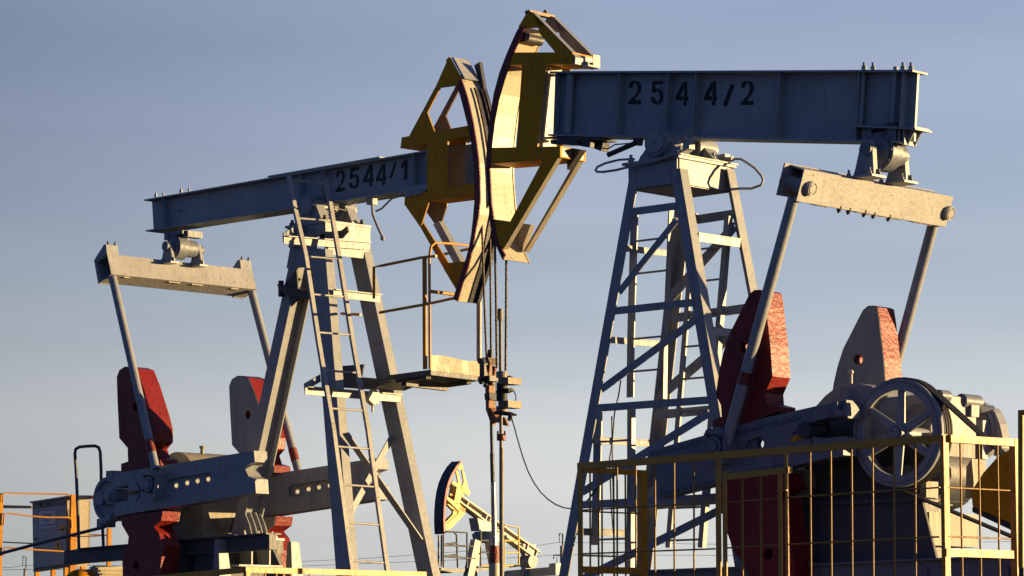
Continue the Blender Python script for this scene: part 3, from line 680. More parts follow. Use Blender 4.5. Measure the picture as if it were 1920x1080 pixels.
for b0 in (-.18, 0, .18): m.hexbolt((af_ - .05, b0, z0 + .036), (0, 0, 1), .02, .025, .02); m.hexbolt((af_ - .05, b0, z0 - .035), (0, 0, 1), .02, .02, .005)
p1.part('bolt', m, CREAM, bf1)
for b0, s_ in ((-.55, 1), (.38, 1)):
    m = MB(); m.slab([(af_ - .02, z0), (af_ + .03, z0), (af_ + .2, z0 - .9), (af_ + .2, G0), (af_ + .0, G0), (af_ + .0, z0 - .9)], b0, b0 + .2) if 0 else m.prism([(af_ + .01, b0, z0 - .02), (af_ + .01, b0 + .10, z0 - .02), (af_ - .05, b0 + .10, z0 - .02), (af_ - .05, b0, z0 - .02)], [(af_ + .06, b0 + .05, G0), (af_ + .06, b0 + .35, G0), (af_ - .25, b0 + .35, G0), (af_ - .25, b0 + .05, G0)])
    p1.part('support_leg', m, GREY, bf1)
m = MB(); q = f1.P([(394, 972),(437,970),(428,998),(404,998)], -.1); m.slab(q, -.1, .1); p1.part('gusset_plate', m, TAN, bf1)
# ================================================================== PUMP 2 (right, number ending in 2)
f2 = frphi(46.7, 935, 27.0)
p2 = Thing('pumpjack', f2, f2.b(1240, 1250, 0)[:2] + (G0,), 'grey pumpjack stencilled 2544/2 with a lattice tower, horse head at its left', 'pumpjack', 'pumpjacks on the oil field')
Z8 = lambda pts: [(890 + x / 2.118, 10 + y / 2.118) for x, y in pts]
o2 = [(975,50),(968,62),(951.4,99.7),(937,137.5),(926.8,175),(920.7,213),(915.5,255),(912.7,293),(912.3,318),(913.6,342),(917.4,388),(920,421),(925.4,449),(937,474),(943,487)]
i2 = [(986,50),(979.7,62),(961.5,106),(946.7,148),(934.9,189),(927.5,228),(922.5,270),(920,305),(919.8,320),(921,345),(923,385),(928,421),(933,449),(942,468),(948,478)]
pl2 = [[(990,20),(972,50),(974,52),(1016,50),(1024,49),(1000,24)],
       [(999.5,26),(1072,98),(1041,98.5),(1012,63),(1008,48.5)],
       [(1020,299),(1051,287),(1048,297),(938,468),(937,466),(956,415.5)],
       [(919.5,410),(956.2,415.2),(936.8,467.5),(924,449)]]
pl2[2] = [(1018,300),(1045,290),(1046,295),(944,466),(937.4,466.5),(956.4,415.5)]
ar2 = [[(960.8,98.5),(1074,98),(1074,119.5),(951,122)], [(922.8,277),(1051,274.2),(1051,295),(1022,299.5),(920.9,307.5)]]
ar2 = [ar2[0], [(922.8,277),(987,275.6),(1051,274.2),(1051,295),(985,302),(920.9,307.5)]]
vp2 = [(980,118),(1026,118),(1007.5,283),(968.5,281)]
head2, O2 = make_head(p2, f2, .12, o2, i2, pl2, ar2, vp2, YEL, TAN, .055, 1, [pl2[0], pl2[1], [(1042,292),(1046,290),(1047,295),(946,466),(942,466)], pl2[3]], False, .20)
m = MB(); m.slab(f2.P([(1010,124),(1020,124),(1009,276),(1000,276)], -.12), -.06, .11); p2.part('back_plate', m, CREAM, head2)
m = MB(); m.slab(f2.P([(1074,97),(1082,108),(1081,120),(1074,121)], -.10), -.118, .0); q = f2.P([(1074,119),(1081,120)], -.118)
m.slab(f2.P([(1074,110),(1088,113),(1088,119),(1074,118)], -.1), .0, .125); m.box(q[0][0], q[0][0] + .09, -.02, .13, q[0][1] - .02, q[0][1] - .005); m.box(q[0][0] + .085, q[0][0] + .093, .04, .13, q[0][1] - .015, q[0][1] + .09)
p2.part('arm_bracket', m, LGREY, head2)
m = MB(); q = f2.b(988, 72, .0); m.cyl((q[0], -.07, q[2]), (q[0], .17, q[2]), .045, 20); m.cyl((q[0], -.09, q[2]), (q[0], -.07, q[2]), .03, 16); p2.part('rope_anchor', m, DARK, head2)
m = MB(); q = f2.b(990, 22, -.1); m.box(q[0] - .015, q[0] + .045, -.123, .203, q[2] - .02, q[2] + .008); m.hexbolt((q[0] + .03, .09, q[2] + .008), (0, 0, 1), .022, .02, .012); p2.part('apex_cap', m, YELF, head2)

def edge_cap(T, fr, p, q, pb_, b0, b1, mt, par, out=1, th=.004):
    A, B_q = fr.P([p, q], pb_); d = Vector((B_q[0] - A[0], B_q[1] - A[1])).normalized(); n = Vector((d.y, -d.x)) * out
    m = MB(); m.slab([(A[0] + n.x * .001, A[1] + n.y * .001), (B_q[0] + n.x * .001, B_q[1] + n.y * .001), (B_q[0] + n.x * th, B_q[1] + n.y * th), (A[0] + n.x * th, A[1] + n.y * th)], b0, b1); T.part('strut_flange', m, mt, par)
for b0, b1 in ((-.119, -.066), (.146, .199)):
    edge_cap(p2, f2, (1000, 25), (1072, 98), -.12, b0, b1, GREY, head2, -1)
    edge_cap(p2, f2, (1046, 295), (944, 466), -.12, b0, b1, TAN, head2, -1)
# beam: near flange edges at b=-.10
FH = .10
TL2 = [(1030, 133.5), (1711, 130.5)]; BL2 = [(1027, 254.5), (1690, 267.5)]
tb = f2.P(TL2, -FH); bb = f2.P(BL2, -FH); th = .016
m = MB()
m.slab([tb[0], tb[1], (tb[1][0], tb[1][1] - th), (tb[0][0], tb[0][1] - th)], -FH, FH)
m.slab([(bb[0][0], bb[0][1] + th), (bb[1][0], bb[1][1] + th), bb[1], bb[0]], -FH, FH)
we = f2.P([(1708,134),(1701,262)], -FH)
wb = [(tb[0][0] + .0, tb[0][1] - th), (we[0][0], tb[1][1] - th + .001), (we[1][0], bb[1][1] + th), (bb[0][0], bb[0][1] + th)]
m.slab(wb, -.012, .012)
beam2 = p2.part('walking_beam', m, BLUE)
for (u0, u1) in ((1040, 1036), (1158.5, 1151.5), (1250, 1243), (1302.5, 1294.5), (1459, 1451), (1608, 1601), (1691, 1683)):
    m = MB(); A = f2.P([(u0, on_line(TL2, u0) + 4), (u1, on_line(BL2, u1) - 3)], -FH)
    for s in (-1, 1):
        m.slab([(A[0][0] - .006, A[0][1]), (A[0][0] + .006, A[0][1]), (A[1][0] + .006, A[1][1]), (A[1][0] - .006, A[1][1])], *sorted((s * .0125, s * .088)))
    p2.part('stiffener', m, BLUE, beam2)
m = MB()
for u0, u1 in ((1071, 1064), (1620, 1613)):
    A = f2.P([(u0, on_line(TL2, u0) + 4), (u1, on_line(BL2, u1) - 26 if u0 > 1500 else on_line(BL2, u1) - 4)], -.05); r = .035 if u0 < 1500 else .02
    m.cyl((A[0][0], -.05, A[0][1]), (A[1][0], -.05, A[1][1]), r, 16)
m.cyl((A[0][0] + .31, -.05, A[0][1]), (A[1][0] + .31, -.05, A[1][1]), .02, 16)
p2.part('stiffener_pipe', m, BLUE, beam2)
m = MB()
# lower ledge bracket at the tail
lg = f2.P([(1601,235),(1719,240)], -FH)
m.slab([(lg[0][0], lg[0][1]), (lg[1][0], lg[1][1]), (lg[1][0], lg[1][1] - .014), (lg[0][0], lg[0][1] - .014)], -FH - .02, FH)
br = f2.P([(1690,243),(1713,243),(1712,268),(1690,266)], -.1); m.aslab([(-.09, br[0][1]), (.085, br[0][1]), (.04, br[2][1]), (-.09, br[2][1])], br[0][0] + .005, br[0][0] + .02)
for b0 in (-.05, .04): m.slab([(br[0][0] + .02, br[0][1]), (br[0][0] + .10, br[0][1]), (br[0][0] + .02, br[2][1])], b0, b0 + .012)
m.box(br[0][0] + .02, br[0][0] + .12, -.09, .10, br[0][1] + .0, br[0][1] + .014)
p2.part('tail_bracket', m, GREY, beam2)
m = MB(); glyphs(m, f2, [('2',1177.6,1202,151,195),('5',1219.8,1243,151.5,196),('4',1267,1290,153,197.5),('4',1320,1344,152.6,197.5),('/',1355.6,1376.4,157.5,200),('2',1388,1413,151,196.4)], -.0165, -.0125, .01); p2.part('painted_number', m, STEN, beam2)
m = MB()
for u, b in ((1620, -.07), (1637, .06), (1693, -.07), (1708, .06)): m.hexbolt(f2.b(u, 130.7, b), (0, 0, 1), .020, .028, .03)
for u in (1083, 1117): m.hexbolt(f2.b(u, on_line(BL2, u) - 3, -.07), (0, 0, 1), .02, .015, .012)
p2.part('bolt', m, GREY, beam2)
m = MB(); m.slab(f2.P([(1031,262),(1076,261),(1084,266),(1080,271),(1033,270)], -.14), -.14, -.04)
m.slab(f2.P([(1027,256),(1125,258),(1124,262),(1027,260)], -.11), -.11, .11)
m.slab(f2.P([(1086,262),(1108,262),(1106,276),(1088,274)], -.10), -.10, -.02); m.slab(f2.P([(1106,262),(1128,266),(1124,283),(1108,277)], -.02), .0, .09)
m.slab(f2.P([(1050,274),(1088,280),(1072,303),(1062,318),(1061,296),(1050,294)], .02), .03, .10)
p2.part('head_clamp', m, DARK, beam2)
m = MB(); m.cyl(f2.b(1140,290.5,-.16), f2.b(1192,268,-.12), .022, 12); m.slab(f2.P([(1186,258),(1198,259),(1196,272),(1188,272)], -.12), -.12, -.06); m.tube([f2.b(1120,276,-.08), f2.b(1140,279,-.1), f2.b(1153,271,-.1), f2.b(1180,269,-.1)], .006)
p2.part('lock_rod', m, DARK, beam2)

# centre bearing
m = MB(); cb = f2.b(1231.5, 266, -.33); zt2 = f2.b(1274.8, 292, -.33)[2]
for b0, b1 in ((-.33, -.10), (.10, .33)): m.cyl((cb[0], b0, cb[2]), (cb[0], b1, cb[2]), .112, 36)
m.cyl((cb[0], -.345, cb[2]), (cb[0], -.33, cb[2]), .120, 36); m.cyl((cb[0], -.36, cb[2]), (cb[0], -.345, cb[2]), .092, 36); m.cyl((cb[0], -.10, cb[2]), (cb[0], .10, cb[2]), .07, 24); m.cyl((cb[0], -.375, cb[2]), (cb[0], -.36, cb[2]), .015, 8)
for k in range(8): t = k * math.pi / 4 + .3; m.hexbolt((cb[0] + .104 * math.cos(t), -.345, cb[2] + .104 * math.sin(t)), (0, -1, 0), .011, .012, .006)
for b0 in (-.30, .14):
    m.slab([(cb[0] - .22, zt2), (cb[0] + .22, zt2), (cb[0] + .22, zt2 + .03), (cb[0] + .10, cb[2] + .01), (cb[0] - .10, cb[2] + .01), (cb[0] - .22, zt2 + .03)], b0, b0 + .14)
    for da in (-.18, .18): m.hexbolt((cb[0] + da, b0 + .04, zt2 + .03), (0, 0, 1), .022, .035, .03)
m.box(cb[0] - .1, cb[0] + .16, -.13, .13, cb[2] + .04, cb[2] + .085)
cb2 = p2.part('centre_bearing', m, GREY)
B_ = lambda u, v, b: f2.b(u, v, b)
m = MB(); m.tube([B_(1292,278,-.28), B_(1262,290,-.38), B_(1233,301,-.4), B_(1187,311,-.4), B_(1155,319,-.4), B_(1130,322.4,-.4), B_(1119,322,-.4), B_(1116.5,319,-.38), B_(1120,313,-.35), B_(1135,306,-.3), B_(1161,299.6,-.25), B_(1190,298,-.2)], .0105)
m.tube([B_(1373,298,.3), B_(1389,298,.36), B_(1402,306,.36), B_(1415,315,.36), B_(1427,329,.36), B_(1431,338,.36), B_(1427,347,.36), B_(1409,353.5,.36), B_(1384,353.5,.36)], .011)
m.box(B_(1283,270,-.25)[0], B_(1283,270,-.25)[0] + .07, -.27, -.20, zt2 + .06, zt2 + .15)
m.cyl(B_(1360,300,.3), B_(1374,298,.3), .022, 12)
p2.part('grease_hose', m, LGREY, cb2)

# tower: cap and four legs
ac = f2.b(1272, 300, -.34)[0]; al = f2.b(1178.5, 340, -.34)[0]; print('tower2 a', ac, al, zt2)
zc = zt2; zl = f2.b(1259, 345, -.34)[2]
m = MB(); at0 = f2.b(1173.7, 310, -.34)[0]
m.box(at0 - .02, ac + .03, -.37, .37, zc - .022, zc)
m.box(at0 + .03, ac - .01, -.345, -.333, zl, zc - .023); m.box(at0 + .03, ac - .01, .333, .345, zl, zc - .023)
m.box(ac - .012, ac, -.325, .325, zl, zc - .023); m.box(at0 + .03, at0 + .042, -.325, .325, zl, zc - .023)
m.box(at0 + .05, ac - .02, -.32, .32, zl - .006, zl + .006)
m.box(ac - .05, ac + .045, -.36, .38, zc + .001, zc + .012)
for (b0, a0) in ((.30, ac - .02), (.2, ac - .1), (-.3, at0 + .02), (-.2, at0 + .05)): m.hexbolt((a0, b0, zc + .013), (0, 0, 1), .025, .03, .03)
m.box(ac - .06, ac + .0, .26, .33, zc + .013, zc + .09)
tow2 = p2.part('tower', m, GREY)
sb = .03
def bz(v, s): return s * (.34 + sb * (v - 340) / 218)
LE = {'fn': ([(1178.5, 340), (1126.8, 640), (1049, 1072)], -1), 'rn': ([(1260, 340), (1308, 640), (1379, 1072)], -1),
      'rf': ([(1350, 340), (1407, 640), (1489, 1072)], 1), 'ff': ([(1266, 385), (1238, 640), (1190, 1072)], 1)}
def legpt(k, v, ext=0):
    pts, s = LE[k]; u = interp(pts, v); b = bz(v, s)
    if s > 0: b -= .10
    return Vector(f2.b(u, v, b))
for k in LE:
    m = MB(); A = legpt(k, 318 if k != 'ff' else 300); Bq = legpt(k, 1072); Bq = Bq + (Bq - A) * .33
    wa, wb_, t = (.105 if LE[k][1] < 0 else .10), .10, .012
    # angle section: one flange faces sideways, the other faces the front or the rear
    if k[1] == 'n':
        prof = [(0, 0), (wa, 0), (wa, wb_), (wa - t, wb_), (wa - t, t), (0, t)] if k[0] == 'r' else [(0, 0), (wa, 0), (wa, t), (t, t), (t, wb_), (0, wb_)]
    else:
        prof = [(0, wb_), (0, wb_ - t), (wa - t, wb_ - t), (wa - t, 0), (wa, 0), (wa, wb_)] if k[0] == 'r' else [(0, 0), (t, 0), (t, wb_ - t), (wa, wb_ - t), (wa, wb_), (0, wb_)]
    m.prism([A + Vector((x, y, 0)) for x, y in prof], [Bq + Vector((x, y, 0)) for x, y in prof]); p2.part('leg', m, GREY, tow2)
def brace(k1, uv1, k2, uv2, h=.062, off=-.006, mt=None, t=.010, lip=.05):
    def pt(k, uv):
        s = LE[k][1]; b = bz(uv[1], s); b = b + (off if s < 0 else -.10 - off) ; return Vector(f2.b(uv[0], uv[1], b))
    A, B2_ = pt(k1, uv1), pt(k2, uv2); m = MB(); d = (B2_ - A).normalized(); up = Vector((0, 1, 0)).cross(d).normalized()
    if up.z < 0: up = -up
    Y = Vector((0, t, 0)); H = up * (h / 2)
    m.prism([A - H, A + H, A + H + Y, A - H + Y], [B2_ - H, B2_ + H, B2_ + H + Y, B2_ - H + Y])
    if lip:
        T_ = up * .008; m.prism([A + H + Y * 1.2, A + H + Vector((0, lip, 0)), A + H - T_ + Vector((0, lip, 0)), A + H - T_ + Y * 1.2], [B2_ + H + Y * 1.2, B2_ + H + Vector((0, lip, 0)), B2_ + H - T_ + Vector((0, lip, 0)), B2_ + H - T_ + Y * 1.2])
    p2.part('brace', m, mt or GREY, tow2)
brace('fn', (1184, 397), 'rn', (1268, 386)); brace('fn', (1160, 548), 'rn', (1268, 412), .058)
brace('fn', (1152, 583), 'rn', (1300, 567)); brace('fn', (1127, 730), 'rn', (1304, 599), .062)
brace('fn', (1120, 765), 'rn', (1330, 750)); brace('fn', (1092, 922), 'rn', (1328, 775), .065)
brace('fn', (1085, 947), 'rn', (1352, 932)); brace('fn', (1062, 1100), 'rn', (1352, 955), .065)
brace('ff', (1265, 418), 'rf', (1376, 401), .075, 0, lip=.0); brace('ff', (1250, 565), 'rf', (1376, 424), .09, 0)
brace('ff', (1250, 598), 'rf', (1398, 578), .075, 0); brace('ff', (1238, 742), 'rf', (1405, 600), .09, 0)
brace('ff', (1230, 778), 'rf', (1420, 760), .075, 0); brace('ff', (1205, 935), 'rf', (1425, 790), .09, 0)
brace('ff', (1200, 948), 'rf', (1450, 925), .09, 0)
def xtie(k1, k2, v1, v2, side, h=.06, lip=.05, mt=None):
    """tie across the front or rear face"""
    A = legpt(k1, v1); B2_ = legpt(k2, v2); dx = .105 + .003 if side == 'r' else -.012
    A = A + Vector((dx, .095, 0)); B2_ = B2_ + Vector((dx - (.005 if side == 'r' else 0), .01, 0)); m = MB(); X = Vector((.010, 0, 0)); Z = Vector((0, 0, h))
    B2_.z = A.z
    m.prism([A, A + X, A + X - Z, A - Z], [B2_, B2_ + X, B2_ + X - Z, B2_ - Z])
    if lip: m.prism([A - Vector((lip, 0, -.004)), A + X + Vector((0, 0, .004)), A + X + Vector((0, 0, -.005)), A - Vector((lip, 0, .005))], [B2_ - Vector((lip, 0, -.004)), B2_ + X + Vector((0, 0, .004)), B2_ + X + Vector((0, 0, -.005)), B2_ - Vector((lip, 0, .005))])
    p2.part('tie_bar', m, mt or GREY, tow2)
for (v, h) in ((437, .07), (614, .06), (772, .06), (940, .06)): xtie('rn', 'rf', v, v, 'r', h, .04)
for (v, h) in ((458, .05), (630, .05), (818, .055), (990, .055)): xtie('fn', 'ff', v, v, 'f', h, .06)
# ladders inside the tower
def ladder2(LS, RS, b, v0, step, n, dv, name='ladder', sec=((.012, .075), (.05, .014))):
    m = MB()
    for ST, (thk, w) in zip((LS, RS), sec):
        P = [pb(f2, u, v, b) for u, v in ST]
        for p, q in zip(P, P[1:]): m.bar(p, q, thk, w, (1, 0, 0))
    ob = p2.part(name, m, GREY)
    for k in range(n):
        v = v0 + step * k; m = MB(); p = pb(f2, interp(LS, v), v, b); q = pb(f2, interp(RS, v - dv), v - dv, b); q.z = p.z; m.cyl(p, q, .009, 8); p2.part('rung', m, GREY, ob)
ladder2([(1190, 398), (1185, 560), (1183, 640), (1182, 745)], [(1258, 392), (1251, 560), (1247.5, 640), (1246, 748)], -.15, 453, 61, 5, 6)
ladder2([(1122, 768), (1119, 900), (1116, 1022)], [(1184, 760), (1183.5, 900), (1182, 1066)], -.15, 829, 61, 4, 7, sec=((.012, .085), (.05, .05)))
ladder2([(1303, 400), (1282, 660), (1253, 1027)], [(1366, 405), (1342, 700), (1316, 1027)], .22, 469, 60.5, 10, 3, sec=((.02, .05), (.05, .05)))
m = MB(); m.tube([B_(1164, 713, -.2), B_(1160, 740, -.2), B_(1152, 775, -.2), B_(1148, 830, -.2), B_(1143, 860, -.2), B_(1146, 950, -.2), B_(1151, 1010, -.2), B_(1153, 1090, -.2)], .006); m.tube([B_(1147, 780, -.1), B_(1149, 900, -.1), B_(1153, 1080, -.1)], .006); m.tube([B_(1094, 946, -.33), B_(1104, 936, -.33), B_(1112, 925, -.3), B_(1126, 905, -.3)], .008)
p2.part('cable', m, DARK, tow2)

# tail bearing and equalizer
m = MB(); h_ = f2.b(1624.4, 280, -.25); e = (h_[0], 0, h_[2])
m.cyl((e[0], -.10, e[2]), (e[0], .03, e[2]), .150, 40); m.cyl((e[0], .03, e[2]), (e[0], .16, e[2]), .10, 30); m.cyl((e[0], -.12, e[2]), (e[0], -.10, e[2]), .12, 32); m.cyl((e[0], -.27, e[2]), (e[0], .24, e[2]), .056, 24); m.cyl((e[0], .17, e[2]), (e[0], .2, e[2]), .08, 24)
for k in range(10): t = k * math.pi / 5; m.hexbolt((e[0] + .132 * math.cos(t), -.10, e[2] + .132 * math.sin(t)), (0, -1, 0), .013, .014, .006)
m.box(e[0] - .16, e[0] - .07, -.09, .13, e[2] + .09, lg[0][1] - .02); m.box(e[0] + .08, e[0] + .17, -.09, .13, e[2] + .06, lg[0][1] - .02); m.box(e[0] - .16, e[0] + .17, -.09, .13, lg[0][1] - .05, lg[0][1] - .018)
tb2 = p2.part('tail_bearing', m, CRNK)
ef = [(1508.6, 317), (1493.5, 377)]
tq = f2.P(ef, -.97); 
m = MB()
zq = tq[0][1]
for b0 in (-.25, .17):
    m.slab([(e[0] - .06, e[2] + .03), (e[0] - .03, e[2] + .07), (e[0] + .03, e[2] + .07), (e[0] + .06, e[2] + .0), (e[0] + .07, zq + .02), (e[0] - .14, zq + .02), (e[0] - .11, zq + .09)], b0, b0 + .05)
    m.box(e[0] - .16, e[0] + .12, b0 - .09, b0 + .09, zq + .004, zq + .022)
    for da in (-.12, .08):
        for db in (-.07, .05): m.hexbolt((e[0] + da, b0 + db, zq + .022), (0, 0, 1), .018, .025, .03)
p2.part('bracket', m, GREY, tb2)
def eq2():
    t_, b_ = tq; d = Vector((b_[0] - t_[0], b_[1] - t_[1])); nr = Vector((d.y, -d.x)).normalized() * .21
    if nr.x > 0: nr = -nr
    T2 = (t_[0] + nr.x, t_[1] + nr.y); B_2 = (b_[0] + nr.x, b_[1] + nr.y); mm = MB(); t = .014
    mm.slab([t_, b_, (b_[0] - t, b_[1]), (t_[0] - t, t_[1])], -.97, .97); mm.slab([(T2[0] + t, T2[1]), (B_2[0] + t, B_2[1]), B_2, T2], -.97, .97)
    mm.slab([(t_[0] - t, t_[1] - .005), (t_[0] - t, t_[1] - .019), (T2[0] + t, T2[1] - .019), (T2[0] + t, T2[1] - .005)], -.90, .90)
    mm.slab([(b_[0] - t, b_[1] + .02), (b_[0] - t, b_[1] + .005), (B_2[0] + t, B_2[1] + .005), (B_2[0] + t, B_2[1] + .02)], -.75, .75)
    return mm, t_, b_, T2, B_2, d
m, t_, b_, T2, B_2, d = eq2(); eqo = p2.part('equalizer_beam', m, LGREY)
nrm3 = Vector((-d.y, 0, d.x)).normalized()
if nrm3.x < 0: nrm3 = -nrm3
for (u, v, s) in ((1518, 353, -1), (1777, 399, 1)):
    q = Vector(f2.a(u, v, (t_[0] + b_[0]) / 2)); m = MB(); m.cyl(q - nrm3 * .26, q + nrm3 * .028, .058, 24); m.cyl(q + nrm3 * .026, q + nrm3 * .036, .036, 20); m.ring(q + nrm3 * .028, nrm3, .046, .052, .006, 24); p2.part('pin', m, LGREY, eqo)
m = MB(); zb_ = B_2[1]
dn = d.normalized()
def eqp(t, k): return (b_[0] + (B_2[0] - b_[0]) * t + dn.x * k, b_[1] + (B_2[1] - b_[1]) * t + dn.y * k)
for b0 in (-.42, -.30, -.10, .02, .22):
    q = eqp(.06, -.02); m.hexbolt((q[0], b0, q[1]), (dn.x, 0, dn.y), .018, .045, .012)
for b0, b1 in ((-.2, .36), (-.72, -.58), (.55, .8)): m.slab([eqp(.04, .002), eqp(.9, .002), eqp(.9, .012), eqp(.04, .012)], b0, b1)
p2.part('bolt', m, DARK, eqo)
pitman(p2, f2.b(1488, 372, -.91), f2.b(1362, 832, -.93), .045, GREY, [(.705, .755)], 0)
Z6 = lambda pts: [(1320 + x / 5.4, 760 + y / 5.4) for x, y in pts]
ck2 = [(1215,846),(1339,811),(1430,784),(1527,762),(1587,750),(1590,784),(1556,782),(1521,792),(1519,818),(1545,822),(1581,818),(1581,853),(1479,875),(1339,907),(1231,934)]
CK2 = f2.P(ck2, -.86)
h2 = [circ(f2, 1421, 832, -.86, .036, 20), circ(f2, 1319, 863, -.86, .036, 20)]
sp2 = (f2.P([(1396,838),(1402,826),(1424,819),(1432,823),(1434,834),(1428,842),(1402,849)], -.86), f2.P([(1396,840),(1402,822),(1450,808),(1462,812),(1464,832),(1452,842),(1402,853)], -.86))
h2 = h2[:1]
crank(p2, f2, CK2, h2, sp2, [(1357, 838)], CRNK, None)
m = MB()
def along(p, q, t): return (p[0] + (q[0] - p[0]) * t, p[1] + (q[1] - p[1]) * t)
for k in range(44):
    t = k / 43; ln = 9 if k % 5 == 0 else 5
    for P0, P1, sg in (((1222, 850), (1500, 777), 1), ((1240, 929), (1470, 873), -1)):
        u, v = along(P0, P1, t); c = f2.P([(u, v), (u + 1.0, v), (u + 1.0 + sg, v + sg * ln), (u + sg, v + sg * ln)], -.865); m.slab(c, -.8645, -.8605)
m.slab(f2.P([(1455,797.5),(1503,784),(1503,785.5),(1455,799)], -.865), -.8645, -.8605); m.slab(f2.P([(1390,811),(1430,801),(1430,802.3),(1390,812.3)], -.865), -.8645, -.8605)
p2.part('scale_marks', m, DARK)
m = MB(); c = f2.b(1500, 828, -.86)
for t0 in range(-3, 9):
    t = t0 * .19 + .55; t2 = t + .19; r0, r1 = .11, .118
    m.slab([(c[0] + r0 * math.cos(t), c[2] - .03 + r0 * math.sin(t)), (c[0] + r1 * math.cos(t), c[2] - .03 + r1 * math.sin(t)), (c[0] + r1 * math.cos(t2), c[2] - .03 + r1 * math.sin(t2)), (c[0] + r0 * math.cos(t2), c[2] - .03 + r0 * math.sin(t2))], -.8665, -.8605)
p2.part('crank_mark', m, DARK)
m = MB(); m.slab(f2.P([(1480,827),(1488,818),(1500,814.5),(1514,817),(1518,821),(1500,824),(1485,829)], -.865), -.866, -.861); p2.part('yellow_tag', m, YEL)
Z5 = lambda pts: [(1320 + x / 3.177, 520 + y / 3.177) for x, y in pts]
upw2 = Z5([(300,75),(270,100),(240,160),(150,340),(115,450),(90,560),(70,700),(100,760),(106,830),(52,852),(60,920),(250,870),(440,800),(438,770),(370,752),(365,690),(408,590),(395,400),(380,270),(370,170),(358,85),(335,74)])
low2 = [(1345,905),(1350,945),(1361,992),(1377,1037),(1402,1068),(1415,1120),(1440,1190),(1470,1195),(1485,1150),(1490,1066),(1478,990),(1470,940),(1458,925),(1478,915),(1470,885)]
weights(p2, f2, [upw2, low2], RED, PALE, [(1396, 649), (1440, 1039)])
# gearbox
m = MB(); gn = f2.b(1600, 835, -.30)
def gp(pts): return f2.P(pts, -.30)
m.slab(gp([(1527,850),(1527,763),(1546,742),(1560,731),(1575,723),(1592,719),(1612,719),(1632,724),(1650,734),(1662,745),(1745,737),(1745,812),(1527,850)][:-1]), -.30, .30)
gb2 = p2.part('gearbox', m, PALE, bevel=.015)
gr = gp([(1745,737),(1745,812)]); ar = gr[0][0]
m = MB(); m.box(ar - 1.3, ar + .05, -.36, .36, gr[1][1] - .03, gr[1][1]); p2.part('joint_flange', m, LGREY, gb2)
m = MB(); m.slab(gp([(1510,822),(1745,816),(1745,860),(1715,900),(1700,950),(1500,950)]), -.28, .28)
m.cyl((ar - .25, -.28, gr[1][1] - .28), (ar - .25, .28, gr[1][1] - .28), .27, 28); p2.part('lower_case', m, PED, gb2)
m = MB()
m.cyl((ar - .12, -.305, f2.b(1700,790,-.3)[2]), (ar - .12, -.30, f2.b(1700,790,-.3)[2]), .13, 28)
q = Vector(f2.a(1815, 752, ar + .001)); 
m.cyl(q + Vector((-.02, -.06, .0)), q + Vector((-.02, .16, 0)), .055, 20); m.slab([(q.x - .03, q.z - .04), (q.x + .035, q.z - .03), (q.x + .03, q.z - .12), (q.x - .03, q.z - .12)], q.y, q.y + .1)
q2 = Vector(f2.a(1772, 742, ar)); m.cyl(q2 + Vector((-.02, -.06, 0)), q2 + Vector((-.02, .06, 0)), .045, 16)
p2.part('bearing_cap', m, CRNK, gb2)
m = MB()
for u in (1783, 1800, 1822): q = Vector(f2.a(u, 817, ar + .02)); m.hexbolt(q, (0, 0, -1), .014, .02, .02)
q = Vector(f2.b(1577, 723, .1)); m.cyl(q + Vector((.1, 0, .0)), q + Vector((.1, 0, .09)), .012, 8); m.ball(q + Vector((.1, 0, .1)), .022)
p2.part('bolt', m, CREAM, gb2)
# open bearing cradle seen through the crank jaw
m = MB(); q = f2.b(1560, 812, -.5); m.cyl((q[0], -.68, q[2]), (q[0], -.3, q[2]), .13, 28); m.cyl((q[0] + .04, -.9, q[2]), (q[0] + .04, -.5, q[2]), .065, 20); p2.part('output_shaft', m, DARK, gb2)
m = MB(); m.slab(f2.P([(1565,753),(1572,753),(1572,768),(1583,768),(1583,755),(1590,755),(1591,780),(1565,780)], -.9), -.91, -.862); p2.part('crank_clamp', m, CRNK)
m = MB(); m.slab(f2.P([(1580,752),(1584,728),(1588,752)], -.36), -.36, -.301); p2.part('gearbox_fin', m, LGREY, gb2)
# drive pulley
PB = -.66; pc = f2.b(1681.5, 811, PB); r_ = abs(f2.b(1681.5, 709, PB)[2] - f2.b(1681.5, 913, PB)[2]) / 2; print('pulley r', r_)
m = MB(); C3 = (pc[0], PB, pc[2]); m.ring(C3, (0, 1, 0), r_ - .085, r_, .035, 64); m.ring((pc[0], PB + .035, pc[2]), (0, 1, 0), r_ - .055, r_ - .012, .12, 64)
pul = p2.part('drive_pulley', m, GREY)
m = MB()
for k in range(4): m.ring((pc[0], PB + .04 + k * .03, pc[2]), (0, 1, 0), r_ - .02, r_ - .002, .018, 64)
p2.part('groove_rim', m, RUBBER, pul)
m = MB(); m.cyl((pc[0], PB - .02, pc[2]), (pc[0], PB + .14, pc[2]), .062, 28); m.cyl((pc[0], PB - .03, pc[2]), (pc[0], PB - .02, pc[2]), .04, 20); m.cyl((pc[0], PB + .1, pc[2]), (pc[0], -.25, pc[2]), .05, 20); p2.part('hub', m, GREY, pul)
m = MB(); m.ring((pc[0], PB - .0225, pc[2]), (0, 1, 0), .041, .048, .002, 28)
for k in range(3): t = k * 2.1 + .5; m.cyl((pc[0] + .022 * math.cos(t), PB - .033, pc[2] + .022 * math.sin(t)), (pc[0] + .022 * math.cos(t), PB - .03, pc[2] + .022 * math.sin(t)), .006, 8)
m.ring((pc[0], PB - .002, pc[2]), (0, 1, 0), r_ - .030, r_ - .026, .0015, 64)
p2.part('shade_ring', m, DARK, pul)  # crease shade painted as dark rings on hub and rim, with hub bolts
